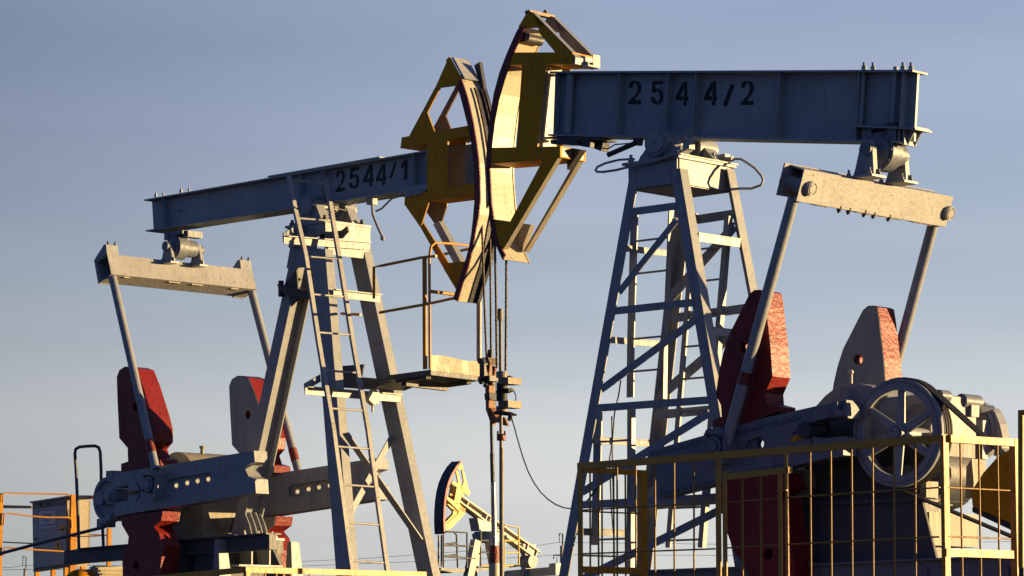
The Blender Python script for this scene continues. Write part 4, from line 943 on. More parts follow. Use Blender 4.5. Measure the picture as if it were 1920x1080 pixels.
for k in range(6):
    t = math.radians(90 + 60 * k - 4); m = MB(); dv = Vector((math.cos(t), 0, math.sin(t))); c0 = Vector((pc[0], PB + .045, pc[2])); sd_ = Vector((-dv.z, 0, dv.x))
    m.prism([c0 + dv * .05 + sd_ * .042 + Vector((0, -.02, 0)), c0 + dv * .05 - sd_ * .042 + Vector((0, -.02, 0)), c0 + dv * .05 - sd_ * .042 + Vector((0, .015, 0)), c0 + dv * .05 + sd_ * .042 + Vector((0, .015, 0))],
            [c0 + dv * (r_ - .07) + sd_ * .030 + Vector((0, -.02, 0)), c0 + dv * (r_ - .07) - sd_ * .030 + Vector((0, -.02, 0)), c0 + dv * (r_ - .07) - sd_ * .030 + Vector((0, .01, 0)), c0 + dv * (r_ - .07) + sd_ * .030 + Vector((0, .01, 0))])
    p2.part('spoke', m, GREY, pul, bevel=.01)
# belts down to the motor pulley behind the yellow guard
tA = math.radians(62); A = Vector((pc[0] + r_ * math.cos(tA), 0, pc[2] + r_ * math.sin(tA)))
em = f2.b(1885, 862, PB + .08); E_ = Vector((em[0], 0, em[2])); dirb = (E_ - A); dirb.normalize()
motor_c = E_ + Vector((-dirb.z * -1, 0, -dirb.x)) * 0 + Vector((.16, 0, -.22))
for k in range(3):
    m = MB(); y = PB + .05 + k * .036; path = []
    for j in range(7): t = math.radians(110 - j * 9); path.append((pc[0] + (r_ + .004) * math.cos(t), y, pc[2] + (r_ + .004) * math.sin(t)))
    path.append((E_.x + .1, y, E_.z - .055)); 
    P = [Vector(p) for p in path]
    for p, q in zip(P, P[1:]): m.bar(p, q + (q - p) * .02, .02, .014)
    t = math.radians(-110); B0 = Vector((pc[0] + r_ * math.cos(t), y, pc[2] + r_ * math.sin(t))); m.bar(B0, (E_.x + .2, y, E_.z - .62), .02, .014)
    p2.part('drive_belt', m, RUBBER, pul)
# brake drum at the far side
bd = f2.b(1840, 808, .58); m = MB()
m.cyl((bd[0] - .02, .42, bd[2]), (bd[0] - .02, .58, bd[2]), .20, 36); m.ring((bd[0] - .02, .44, bd[2]), (0, 1, 0), .205, .235, .12, 44)
m.cyl(Vector(f2.b(1836, 769, .40)), Vector(f2.b(1862, 770, .50)), .04, 16)
m.slab(f2.P([(1855,767),(1864,765),(1872,775),(1880,795),(1886,822),(1884,840),(1877,852),(1868,855),(1872,835),(1872,812),(1866,790),(1857,778)], .5), .46, .56)
m.slab(f2.P([(1828,790),(1843,788),(1842,860),(1830,862)], .35), .35, .42)
p2.part('brake_drum', m, GREY)
m = MB(); m.slab(f2.P([(1823,921),(1845,887),(1871,858),(1890,846),(1904.5,835.6),(1960,800),(2060,820),(2060,1060),(1960,1010),(1902,984),(1825,950)], -.78), -.80, -.44); gd = p2.part('belt_guard', m, YEL, bevel=.01)
m = MB(); m.slab(f2.P([(1823,950),(1902,985),(1960,1012),(1960,1022),(1900,996),(1823,960)], -.76), -.76, -.46); p2.part('guard_frame', m, DARK, gd)
# base frame and pedestals
z_ = lambda u, v, b: f2.b(u, v, b)[2]
m = MB()
m.slab(f2.P([(1180,1073),(1480,1061),(1760,1050),(1905,1043),(1905,1140),(1180,1160)], -.62), -.62, -.60)
m.slab(f2.P([(1180,1070),(1480,1059),(1905,1040),(1905,1044),(1480,1063),(1180,1074)], -.62), -.66, .62)
m.slab(f2.P([(1180,1073),(1480,1061),(1905,1043),(1905,1140),(1180,1160)], -.62), .60, .62)
for u in (1506, 1740, 1893): m.slab(f2.P([(u, 1062), (u + 2, 1062), (u + 2, 1140), (u, 1140)], -.62), -.655, -.621)
bf2 = p2.part('base_frame', m, CRNK)
m = MB(); m.slab(f2.P([(1490,946),(1728,936),(1757,1052),(1480,1062)], -.50), -.50, -.475); m.slab(f2.P([(1495,946),(1690,938),(1700,1054),(1486,1062)], -.50), -.474, .10); m.slab(f2.P([(1470,944),(1735,932),(1742,936),(1742,940),(1470,950)], -.52), -.54, -.40); m.slab(f2.P([(1470,944),(1690,934),(1690,942),(1470,950)], -.52), -.40, .14)
m.slab(f2.P([(1530,950),(1534,950),(1526,1058),(1522,1058)], -.50), -.53, -.501)
m.slab(f2.P([(1500,880),(1700,872),(1715,936),(1495,946)], -.4), -.36, .3)
p2.part('pedestal', m, PED, bf2)
m = MB(); aq = f2.b(1743, 990, -.35); m.box(aq[0] - .3, aq[0], -.35, .28, f2.b(1743, 1022, -.35)[2], f2.b(1743, 960, -.35)[2]); p2.part('motor_seat', m, TAN, bf2)
m = MB(); m.slab(f2.P([(1728,902),(1737,902),(1737,934),(1745,934),(1748,938),(1722,938)], -.45), -.45, -.30); m.slab(f2.P([(1812,875),(1822,860),(1826,905),(1824,934),(1810,934)], -.1), -.1, .08)
m.slab(f2.P([(1480,878),(1498,880),(1505,930),(1490,935)], -.5), -.5, -.35); m.slab(f2.P([(1503,880),(1512,882),(1515,915),(1508,915)], -.5), -.5, -.40); p2.part('bracket', m, TAN, bf2)
# ================================================================== rope hangers, rods, wellhead
RUSTC = mat('greasy_tan_steel', (.24, .17, .10), (.12, .08, .045), .5, .3, 40, dirt=.8)
def bridle(fr, us, arc, off, hw, pts_list, r, name, label, cat, base):
    T = Thing(name, fr, base, label, cat, 'rope hangers on the wells')
    for (b, low) in pts_list:
        m = MB(); path = [(x + off, b, z) for x, z in arc] + [Vector(fr.b(u, v, bb)) for u, v, bb in low]
        m.tube(path, r, 8)
        # helical strand
        P = [Vector(p) for p in path]; hel = []; s = 0
        for p, q in zip(P, P[1:]):
            d = (q - p).length; n = max(1, int(d / .012)); ax = (q - p).normalized(); x = Vector((0, 1, 0)); y = ax.cross(x).normalized()
            for i in range(n): t = s + d * i / n; w = t * 75; hel.append(p.lerp(q, i / n) + (x * math.cos(w) + y * math.sin(w)) * r * .82)
            s += d
        m.tube(hel, r * .42, 4)
        T.part('wire_rope', m, ROPE)
    return T
arc1 = [O1[i] for i in range(1, 9)]; arc2 = [O2[i] for i in range(1, 9)]
h1 = bridle(f1, None, arc1, .024, .12, [(-.02, [(903, 405, -.06), (908, 560, -.06), (911, 640, -.05), (913, 685, -.03)]), (.065, [(918.5, 405, .06), (920, 560, .05), (920.5, 665, .03)])], .0105, 'rope_hanger',
            'twin wire ropes hanging from the left yellow horse head, clamp with bent orange plates', 'rope hanger', f1.b(918, 690, 0))
h2 = bridle(f2, None, arc2, -.020, .12, [(-.055, [(927.5, 440, -.05), (930, 560, -.05), (931.5, 690, -.05)]), (.075, [(949.5, 440, .075), (949, 560, .075), (948, 695, .07)])], .0105, 'rope_hanger',
            'twin wire ropes hanging from the right yellow horse head, carrier bars with a black sensor', 'rope hanger', f2.b(940, 700, 0))
B1 = lambda u, v, b=0: Vector(f1.b(u, v, b)); B2f = lambda u, v, b=0: Vector(f2.b(u, v, b))
# carrier 1
m = MB(); m.slab(f1.P([(913,671),(924,671),(928,684),(913,680)], 0), -.06, .05); h1.part('carrier_bar', m, RUSTC)
m = MB(); m.slab(f1.P([(917,684),(922,684),(918,712),(913,710)], -.05), -.07, -.05); m.slab(f1.P([(924,686),(929,688),(925,712),(920,710)], .0), .0, .02)
m.slab(f1.P([(914,722),(919,723),(918,775),(923,796),(921,793),(913,770)], -.05), -.06, .0)
m.slab(f1.P([(914,763),(920,765),(936,793),(921,791),(917,780)], -.05), -.05, .04); m.slab(f1.P([(936,780),(946,783),(952,799),(938,796)], 0), .0, .02)
h1.part('guide_plate', m, RUST)
m = MB(); m.slab(f1.P([(903,672),(910,672),(914,682),(914,706),(904,714),(901,712),(905,706),(905,684),(901,680)], -.08), -.12, -.02); m.cyl(B1(901,717,-.1), B1(912,714,0), .02, 10); m.cyl(B1(909,723,-.1), B1(914,721,0), .018, 10)
m.slab(f1.P([(911,738),(920,736),(922,750),(912,750)], -.05), -.07, .06); m.cyl(B1(919,700,.02), B1(921,770,.02), .05, 12); m.box(B1(919,706).x - .08, B1(919,706).x + .08, -.08, .08, B1(919,716).z, B1(919,706).z)
h1.part('rope_clamp', m, DARK)
m = MB(); m.cyl(B1(919.5, 656), B1(919.5, 690), .026, 14); m.cyl(B1(919.5, 690), B1(922.5, 850), .016, 14); m.cyl(B1(922.5, 850), B1(925, 940), .020, 14); h1.part('polished_rod', m, DARK)
m = MB(); m.cyl(B1(925, 905), B1(926.5, 1025), .024, 16); h1.part('polished_rod', m, CHROME)
# carrier 2
m = MB(); q = B2f(940, 712)
m.prism([Vector(f2.b(934,709,-.08)), Vector(f2.b(934,709,-.08)) + Vector((.12, 0, 0)), Vector(f2.b(934,709,-.08)) + Vector((.12, .17, 0)), Vector(f2.b(934,709,-.08)) + Vector((0, .17, 0))], [p - Vector((0, 0, .055)) for p in [Vector(f2.b(934,709,-.08)), Vector(f2.b(934,709,-.08)) + Vector((.12, 0, 0)), Vector(f2.b(934,709,-.08)) + Vector((.12, .17, 0)), Vector(f2.b(934,709,-.08)) + Vector((0, .17, 0))]])
c0 = Vector(f2.b(934,752,-.08)); m.box(c0.x, c0.x + .12, -.08, .09, c0.z - .06, c0.z)
h2.part('carrier_bar', m, RUSTC)
m = MB(); m.cyl(B2f(941, 697), B2f(941, 708), .05, 16); m.cyl(B2f(941, 762), B2f(941, 776), .05, 12); h2.part('rod_clamp', m, TAN)
m = MB(); m.cyl(B2f(941, 718), B2f(941, 752), .048, 16); m.cyl(B2f(933, 735), B2f(957, 732), .022, 12); m.cyl(B2f(950, 732, .02), B2f(961, 731, .02), .018, 10); m.slab(f2.P([(925,771),(945,771),(958,776),(956,779),(944,779),(926,777)], -.06), -.06, .02)
m.hexbolt(B2f(950, 709, .05), (1, 0, 0), .02, .05, .02)
h2.part('load_sensor', m, BLACK)
m = MB(); m.tube([B2f(957,733,.02), B2f(963,733,.02), B2f(967,740,.02), B2f(967.5,748,.02), B2f(964,755,.02), B2f(958,757,.02), B2f(951,753,.02), B2f(946,744,.02)], .005); h2.part('sensor_loop', m, BLACK)
m = MB(); m.cyl(B2f(938, 579), B2f(938, 601), .026, 14); m.cyl(B2f(938.2, 601), B2f(941, 1100), .0155, 14); m.cyl(B2f(940.3, 840), B2f(940.7, 1100), .020, 14); h2.part('polished_rod', m, TAN)
m = MB(); m.cyl(B2f(940, 814), B2f(940, 826), .040, 20); 
for s in (-1, 1): m.cyl(B2f(940 + 6.5 * s, 808), B2f(940 + 6.5 * s, 816), .009, 8)
h2.part('stop_clamp', m, BROWNRED)
# wellheads
for fr, u, u2, vt, vb, r1, lab, box in ((f1, 927, 927.5, 1023, 1056, .047, 'red-brown stuffing box on a pale pipe under the left rod', True), (f2, 941, 941.3, 1085, 1095, .045, 'black stuffing box under the right rod', False)):
    T = Thing('wellhead', fr, fr.b(u, 1250, 0)[:2] + (G0,), lab, 'wellhead', 'wellheads')
    m = MB(); m.cyl(Vector(fr.b(u, vt, 0)), Vector(fr.b(u, vb - 6, 0)), r1, 20); m.cyl(Vector(fr.b(u, vb - 7, 0)), Vector(fr.b(u, vb, 0)), r1 + .004, 8); T.part('stuffing_box', m, BROWNRED if box else DARK)
    m = MB(); t = Vector(fr.b(u, vb, 0)); m.cyl(t, (t.x, t.y, G0), .052, 20); m.cyl((t.x, t.y, G0 + .5), (t.x, t.y, G0 + .56), .12, 20); m.cyl((t.x - .25, t.y, G0 + .8), (t.x + .25, t.y, G0 + .8), .04, 14); T.part('pipe', m, CREAM if box else DARK)
# signal wire
m = MB(); A = B2f(957, 775, .02); Pw = [A]
tgt = Vector(f2.b(1076, 954, -.34)); w0 = f2
wp = [(961,790),(965,803),(970,822),(976,843),(983,865),(991,886),(1001,905),(1013,922),(1027,936),(1042,946),(1057,952),(1072,954)]
for i, (u, v) in enumerate(wp): Pw.append(Vector(f2.b(u, v, .02 - .36 * (i + 1) / len(wp))))
m.tube(Pw, .0055); m.slab(f2.P([(956,779),(961,781),(958,790),(954,788)], .02), .0, .02)
solo('signal_wire', f2, m, BLACK, 'thin black wire sagging from the rod clamp to the foot of the lattice tower', 'wire', base=tuple(A))

# ================================================================== yellow mesh fence in front of pump 2
fF = frphi(38, 1400, 22.2)
zt_ = fF.b(1400, 843, 0)[2]
def fcorner(u, v, z): return fF.z(u, v, z)
fence = Thing('safety_fence', fF, fF.b(1400, 1400, 0)[:2] + (G0,), 'yellow square mesh fence with a gate in front of the right pumpjack', 'fence', 'yellow safety fences')
FB = lambda u, v, b=0: Vector(fF.b(u, v, b))
wt = .05
def rect_bar(p, q, w, h): mm = MB(); mm.bar(p, q, w, h); return mm
def fbar(T, par, u0, v0, u1, v1, h, w, nm, b=0, m_=None):
    if abs(v1 - v0) > abs(u1 - u0): w = .010
    """near plane flat bar between two pixel points, h tall in the picture plane"""
    mm = MB(); A = fF.b(u0, v0, b); B_ = fF.b(u1, v1, b)
    if abs(u1 - u0) > abs(v1 - v0): mm.slab([(A[0], A[2]), (B_[0], B_[2]), (B_[0], B_[2] - h), (A[0], A[2] - h)], b, b + w)
    else: mm.slab([(A[0], A[2]), (A[0] + h, A[2]), (A[0] + h, B_[2]), (A[0], B_[2])], b, b + w)
    return T.part(nm, mm, m_ or FYEL, par)
rail = fbar(fence, None, 1082, 868, 1766, 814, .052, .05, 'top_rail')
for u0, v0 in ((1083, 880), (1341, 862), (1762, 826)):
    fbar(fence, None, u0, v0, u0, 1300, .05 if u0 != 1762 else .028, .05, 'post')
fbar(fence, None, 1471, 850, 1471, 1300, .028, .05, 'post')
gate = fbar(fence, None, 1361, 888, 1478, 875, .045, .04, 'gate_frame', -.0)
fbar(fence, gate, 1354, 884, 1354, 1300, .04, .04, 'frame_post', .002); fbar(fence, gate, 1458, 886, 1458, 1300, .035, .04, 'frame_post', .002)
fbar(fence, gate, 1456, 919, 1474, 918, .008, .02, 'latch', -.022)
zr = fF.b(1400, 1250, 0)[2]
def rod(T, par, p, q, r=.0072): mm = MB(); mm.cyl(p, q, r, 8); T.part('mesh_rod', mm, RODY, par)
for u in (1122, 1157, 1192, 1228, 1264, 1301): rod(fence, None, FB(u, on_line([(1082, 877), (1766, 824)], u), .02), FB(u + 1, 1300, .02))
for u in (1392, 1426.5): rod(fence, gate, FB(u, on_line([(1361, 896), (1478, 883)], u), .02), FB(u + 1.5, 1300, .02))
for u in (1519, 1557.5, 1596.5, 1636, 1676, 1715.6): rod(fence, None, FB(u, on_line([(1082, 877), (1766, 824)], u), .02), FB(u + 3, 1300, .02))
for (u0, v0, u1, v1) in ((1086, 957, 1341, 942), (1087, 1038.5, 1341, 1029), (1480, 933, 1762, 914), (1482, 1020.7, 1762, 1006.5), (1086, 1120, 1341, 1112), (1482, 1105, 1762, 1095)): rod(fence, None, FB(u0, v0, .03), FB(u1, v1, .03), .006)
for (u0, v0, u1, v1) in ((1361, 942.5, 1459, 934.8), (1362, 1027.5, 1459, 1022)): rod(fence, gate, FB(u0, v0, .03), FB(u1, v1, .03), .006)
# returning sides: left and right ends of the fence
aL = fF.b(1086, 870, .02)[0]; aR = fF.b(1772, 815, .02)[0]
GA = lambda u, v, a: Vector(fF.a(u, v, a))
def side(T, a, top0, top1, h, rods, hor, post_b, extra):
    mm = MB(); p, q = GA(*top0, a), GA(*top1, a); q.z = p.z; mm.bar(p - Vector((0, 0, h / 2)), q - Vector((0, 0, h / 2)), .05, h); T.part('side_rail', mm, FYEL)
    for u in rods:
        t = (u - top0[0]) / (top1[0] - top0[0]); p2_ = p.lerp(q, t); rod(T, None, p2_, (p2_.x, p2_.y, G0 + .3))
    for v0, v1 in hor:
        p_ = GA(top0[0], v0, a); q_ = GA(top1[0], v1, a); q_.z = p_.z; rod(T, None, p_, q_, .006)
    mm = MB(); mm.bar((q.x, q.y, q.z), (q.x, q.y, G0 - .01), .06, .055, (1, 0, 0)); T.part('post', mm, FYEL)
    return p, q
side(fence, aL, (1088, 876), (1204, 882), .04, (1106, 1128, 1150, 1172), ((958.6, 971), (1041.6, 1050)), 0, None)
mm = MB(); p = GA(1090, 1068, aL); q = GA(1200, 1072, aL); q.z = p.z; mm.bar(p, q, .05, .05); fence.part('lower_rail', mm, FYEL)
p, q = side(fence, aR, (1778, 815.5), (1903, 820), .05, (1799.6, 1834, 1869), ((914, 916), (1006, 1007.8)), 0, None)
mm = MB(); p = GA(1772, 1036, aR); q = GA(1906, 1040, aR); q.z = p.z; mm.bar(p, q, .03, .052); fence.part('lower_rail', mm, FYEL)
mm = MB(); p = GA(1768.5, 815, aR); p2_ = GA(1778, 815, aR); mm.box(aR - .025, aR + .002, p.y, p2_.y, G0 - .01, p.z - .005); fence.part('post', mm, FYEL)
# second, taller frame at the right edge
fr3 = Thing('safety_fence', fF, (aR + .1, .7, G0), 'tall yellow frame post standing at the right edge of the picture', 'fence', 'yellow safety fences')
mm = MB(); p = FB(1908.5, 770, -.1); mm.slab(fF.P([(1908.5,769),(1990,764),(1990,772),(1917.5,777.5),(1918,1064),(1909,1064)], -.1), -.1, -.05)
fr3.part('frame', mm, FYEL)
mm = MB(); mm.slab(fF.P([(1909,1062),(1918,1062),(1920,1400),(1911,1400)], -.1), -.095, -.055); fr3.part('post', mm, DARK)

# ================================================================== fence and cabinet on the left, behind pump 1
fL = frphi(30, 60, 36.5)
LB = lambda u, v, b=0: Vector(fL.b(u, v, b))
LA = lambda u, v, a: Vector(fL.a(u, v, a))
cabn = Thing('control_cabinet', fL, LB(90, 1260, 0)[:2] and tuple(LB(90, 1260, 0))[:2] + (G0,), 'grey control cabinet with warning signs on its door at the left edge', 'control cabinet')
m = MB(); cabf = [(60.5,941),(124,931),(126,1063),(62.5,1072.5)]; m.slab(fL.P(cabf, 0), 0, .06)
aC = LB(124, 931).x; zc0 = LB(124, 934).z; zc1 = LB(125, 1063).z; aC0 = LB(60.5, 941).x
m.box(aC0 + .005, aC - .003, .061, .30, zc1 + .02, zc0 - .02)
cbo = cabn.part('cabinet_body', m, TAN, None)
m = MB(); m.slab(fL.P([(57,940.5),(124,930),(124,933),(57,943.5)], -.02), -.03, .32); cabn.part('cabinet_roof', m, GREY)
m = MB(); m.slab(fL.P([(62,955.5),(124,946),(124,1058),(63.5,1067)], -.01), -.014, -.002)
door = cabn.part('door', m, GREY)
m = MB(); m.slab(fL.P([(61.5,954),(124.5,944),(124.5,945.2),(61.5,955.2)], -.016), -.017, -.014); m.slab(fL.P([(64,1065.5),(124,1057),(124,1058.6),(64,1067)], -.016), -.017, -.0142)
for u, v in ((77, 946.5), (91, 944.5)): q = LB(u, v, -.016); m.cyl(q, q - Vector((0, .02, 0)), .016, 12)
q = LB(67.5, 1010, -.016); m.cyl(q, q - Vector((0, .02, 0)), .012, 10)
cabn.part('lock', m, DARK, door)
m = MB(); m.slab(fL.P([(72,958),(105,955),(105,990),(71.5,993.5)], -.016), -.017, -.0155); sg = cabn.part('warning_sign', m, SIGNR, door)
m = MB(); m.slab(fL.P([(73,959),(104.3,956),(104.3,989.2),(72.4,992.6)], -.018), -.0185, -.0172); cabn.part('sign_face', m, SIGNW, door)
def text(T, fr, s, u0, v0, u1, v1, b, m_, parent, bold=.012):
    cu = bpy.data.curves.new('lettering', 'FONT'); cu.body = s; cu.size = 1; cu.offset = bold; ob = bpy.data.objects.new('tmp', cu); S.collection.objects.link(ob)
    dg = bpy.context.evaluated_depsgraph_get(); me = bpy.data.meshes.new_from_object(ob.evaluated_get(dg)); bpy.data.objects.remove(ob); 
    xs = [v.co.x for v in me.vertices]; ys = [v.co.y for v in me.vertices]; x0, x1, y0, y1 = min(xs), max(xs), min(ys), max(ys)
    TL = Vector(fr.b(u0, v0[0], b)); TR = Vector(fr.b(u1, v0[1], b)); BL_ = Vector(fr.b(u0, v1[0], b)); BR_ = Vector(fr.b(u1, v1[1], b))
    mb = MB(); vs = []
    for v in me.vertices:
        x = (v.co.x - x0) / (x1 - x0); y = (v.co.y - y0) / (y1 - y0); p = TL.lerp(TR, x) * y + BL_.lerp(BR_, x) * (1 - y); vs.append(p)
    mb.add(vs, [tuple(p.vertices) for p in me.polygons]); bpy.data.meshes.remove(me)
    return T.part('lettering', mb, m_, parent)
text(cabn, fL, 'ВНИМАНИЕ!', 79, (964.5, 963), 97, (969.5, 968), -.0192, BLACK, door)
text(cabn, fL, 'ПУСК', 84, (973.5, 972.8), 92, (979, 978), -.0192, BLACK, door)
text(cabn, fL, 'АВТОМАТИЧЕСКИЙ', 74, (983.2, 980.6), 103, (988, 985.2), -.0192, BLACK, door)
m = MB(); m.slab(fL.P([(100,1030.5),(108.6,1011),(117.6,1029)], -.016), -.018, -.0155); m.slab(fL.P([(111,984),(121,982),(121,996),(111,998)], -.016), -.018, -.0155); cabn.part('warning_sign', m, SIGNY, door)
m = MB(); m.slab(fL.P([(109,1016),(106.5,1023),(109,1022),(107.5,1028),(111.5,1020.5),(109,1021),(111,1016)], -.019), -.0195, -.0182)
for u in (114, 118): q = fL.b(u, 989, -.0185); m.cyl(q, (q[0], q[1] - .001, q[2]), .011, 10)
m.slab(fL.P([(112.5,992),(120,991),(120,994.5),(112.5,995.5)], -.0185), -.0195, -.0185)
cabn.part('sign_symbol', m, BLACK, door)
m = MB(); m.box(aC0 + .05, aC0 + .1, .02, .07, G0, zc1 + .01); m.box(aC - .1, aC - .05, .02, .07, G0, zc1 + .01); m.box(aC0 + .05, aC0 + .1, .22, .27, G0, zc1 + .01); m.box(aC - .1, aC - .05, .22, .27, G0, zc1 + .01); cabn.part('leg', m, FYEL)
m = MB(); m.box(aC - .002, aC + .012, .0, .27, zc1 + .01, zc0 + .03); cabn.part('side_panel', m, CREAM)
m = MB(); m.box(aC + .0125, aC + .014, .02, .20, zc1 + .1, zc1 + .17); cabn.part('sign', m, SIGNR)

lf = Thing('safety_fence', fL, (LB(0, 1260, -.5).x, -.5, G0), 'orange-yellow rail fence around the grey cabinet at the left edge', 'fence', 'yellow safety fences')
def lpost(u, b, vt, w, d=.05, m_=FYEL): mm = MB(); q = LB(u, vt, b); mm.box(q.x, q.x + w, b, b + d, G0, q.z); return lf.part('post', mm, m_)
aR2 = LB(2, 925, -.30).x + .03
aFr = aC + .10; q = LA(1, 925, aFr); mm = MB(); mm.box(aFr - .05, aFr, q.y - .03, LA(6.5, 925, aFr).y, G0, q.z); lf.part('post', mm, FYEL)
# front rails run away to the right in depth, traced on their own plane facing the sun
def ltube(pts, r=.0095): 
    mm = MB(); mm.tube([LA(u, v, aFr + .02) for u, v in pts], r, 8); lf.part('rail', mm, FYEL)
ltube([(5, 942), (6, 925), (60, 925.5), (126, 926.5), (131, 930)]); ltube([(7, 985), (8, 963), (18, 962.5), (60, 968), (90, 970), (131, 970.5), (134, 976), (134.5, 990)])
ltube([(7.5, 1042), (8, 1027.5), (20, 1027), (60, 1030.5), (134, 1035), (137, 1040), (137, 1048)]); 
mm = MB(); mm.tube([LB(6, 1016.5, .5), LB(62, 1019, .5)], .008); mm.tube([LB(150, 1002, .6), LB(203, 1004, .6)], .009); mm.tube([LB(126, 1010.5, .4), LB(203, 1003, .4)], .006); lf.part('rail', mm, FYEL)
mm = MB(); mm.slab(fL.P([(5,948),(62,948.5),(62,951),(5,950)], .4), .4, .42); mm.slab(fL.P([(5,947),(62,948.5),(62,953.5),(5,953)], .4), .38, .40); mm.slab(fL.P([(130,928.5),(182,929),(182,936),(130,936)], .3), .28, .30); lf.part('cross_bar', mm, FYEL)
mm = MB(); q0 = LA(134, 927, aFr + .01); q1 = LA(145, 928, aFr + .01); mm.box(aFr - .045, aFr + .01, q0.y, q1.y, G0, q0.z); lf.part('post', mm, FYEL)
mm = MB(); q0 = LA(203, 990, aR2 + .5); q1 = LA(209.5, 990, aR2 + .5); mm.box(aR2 + .45, aR2 + .5, q0.y, q1.y, G0, q0.z); lf.part('post', mm, FYEL)
mm = MB(); q0 = LA(149, 943, aR2 + .4); q1 = LA(166.5, 943, aR2 + .4); mm.box(aR2 + .38, aR2 + .4, q0.y, q1.y, G0, q0.z); lf.part('panel', mm, CREAM)
# handrail loop on the base of pump 1
m = MB(); HB = lambda u, v: pb(f1, u, v, -.55)
m.tube([HB(148, 1033), HB(146, 960), HB(143, 890), HB(140.5, 850), HB(142, 842), HB(149, 838), HB(165, 836.5), HB(178, 836), HB(185, 839), HB(188, 848), HB(189.5, 880), HB(190, 940), HB(194, 1026)], .017, 10)
p1.part('handrail', m, PED)
# motor of pump 1
fm = f1; m = MB(); q = Vector(f1.b(160, 1100, -.35)); mo = Thing('electric_motor', f1, (q.x, q.y, q.z - .3), 'cream ribbed electric motor with yellow domed cover behind the left pumpjack', 'motor')
c = Vector(f1.b(172, 1096, -.2)); m = MB(); 
yo = MB(); yo.ball(c + Vector((-.05, -.12, -.02)), .18, 24, 16); yo.cyl(c + Vector((-.05, -.12, -.02)), c + Vector((-.05, .05, -.02)), .18, 28)
mo.part('fan_cover', yo, YEL)
m = MB(); m.cyl(c + Vector((.03, -.02, 0)), c + Vector((.03, .40, 0)), .165, 28)
for k in range(14): t = math.radians(-10 + 15 * k); dv = Vector((math.cos(t), 0, math.sin(t))); m.bar(c + Vector((.03, 0, 0)) + dv * .18, c + Vector((.03, .38, 0)) + dv * .18, .010, .04, tuple(dv))
mo.part('motor_body', m, CREAM)
m = MB(); m.box(c.x - .1, c.x + .15, c.y - .05, c.y + .35, c.z - .4, c.z - .15); mo.part('mount', m, DARK)
# low yellow fence in front of pump 1
fC = frphi(43.5, 460, 26.5); lo = Thing('safety_fence', fC, (0, 0, G0), 'low yellow fence, mostly below the frame, whose corner stands before the left pumpjack', 'fence', 'yellow safety fences')
m = MB(); m.slab(fC.P([(200,1090),(290,1079),(461,1062.5),(461,1073),(290,1090),(200,1101)], 0), 0, .04); lo.part('top_rail', m, FYEL)
cz = fC.b(461, 1062.5, 0); m = MB(); e_ = fC.z(900, 1077, cz[2]); m.box(cz[0] - .04, cz[0] + .0, .0, fC.a(800, 1073, cz[0])[1], cz[2] - .05, cz[2] - .001); lo.part('top_rail', m, FYEL)
m = MB(); m.box(cz[0] - .038, cz[0] + .004, .004, .045, G0, cz[2] - .04); lo.part('post', m, FYEL)
for u in (497, 518, 545, 580, 710, 733, 760): q = Vector(fC.a(u, 1075, cz[0] - .02)); m = MB(); m.cyl((q.x, q.y, cz[2] - .04), (q.x, q.y, G0), .008, 8); lo.part('mesh_rod', m, FYEL)

# ================================================================== PUMP 3 (far away)
f3 = Fr((-.72, -.69), 870, 96.0)
p3 = Thing('pumpjack', f3, (0, 0, 0), 'distant small pumpjack with pale yellow horse head facing left, seen behind the rods', 'pumpjack', 'pumpjacks on the oil field')
Q3 = lambda pts: [(780 + x / 4.5, 840 + y / 4.5) for x, y in pts]
C3_ = lambda x, y, b: Vector(f3.b(780 + x / 4.5, 840 + y / 4.5, b))
nb = .16
o3 = [(378,110),(340,150),(300,215),(270,285),(250,360),(238,440),(232,520),(230,600),(232,670),(236,725)]
i3 = [(392,118),(352,165),(314,228),(285,295),(265,368),(254,445),(247,520),(245,600),(247,665),(250,715)]
P3o = f3.P(Q3(o3), nb); P3i = f3.P(Q3(i3), nb)
m = MB()
for pl in ([(385,112),(400,175),(365,190),(350,175),(375,120)], [(388,180),(405,195),(440,335),(460,380),(440,405),(395,370),(378,335),(395,310),(405,280),(392,215)], [(315,275),(395,340),(388,390),(368,470),(340,475),(325,440),(345,330),(300,300)],
           [(262,410),(370,475),(415,520),(410,545),(355,525),(262,435)], [(370,490),(418,515),(410,560),(285,690),(250,690),(240,630),(262,640),(355,555)]):
    m.slab(f3.P(Q3(pl), nb), nb - .05, nb); m.slab(f3.P(Q3(pl), nb), -nb, -nb + .05)
hd3 = p3.part('horse_head', m, YEL3)
m = MB(); m.slab(P3o + P3i[::-1], nb - .03, nb + .012); p3.part('edge_rib', m, SIGNR, hd3)
m = MB(); m.slab(P3o + [(x - .05, z) for x, z in P3o][::-1], -nb - .10, nb - .035); p3.part('arc_plate', m, DARK, hd3)
m = MB(); T3 = [(385,395),(1050,870)]; Bo3 = [(370,455),(1025,945)]
t3 = f3.P(Q3(T3), nb); b3 = f3.P(Q3(Bo3), nb); m.slab([t3[0], t3[1], (t3[1][0], t3[1][1] - .05), (t3[0][0], t3[0][1] - .05)], -nb, nb); m.slab([(b3[0][0], b3[0][1] + .05), (b3[1][0], b3[1][1] + .05), b3[1], b3[0]], -nb, nb)
m.slab([(t3[0][0], t3[0][1] - .05), (t3[1][0] + .02, t3[1][1] - .05), (b3[1][0] + .02, b3[1][1] + .05), (b3[0][0], b3[0][1] + .05)], -.03, .03)
bm3 = p3.part('walking_beam', m, CREAM3)
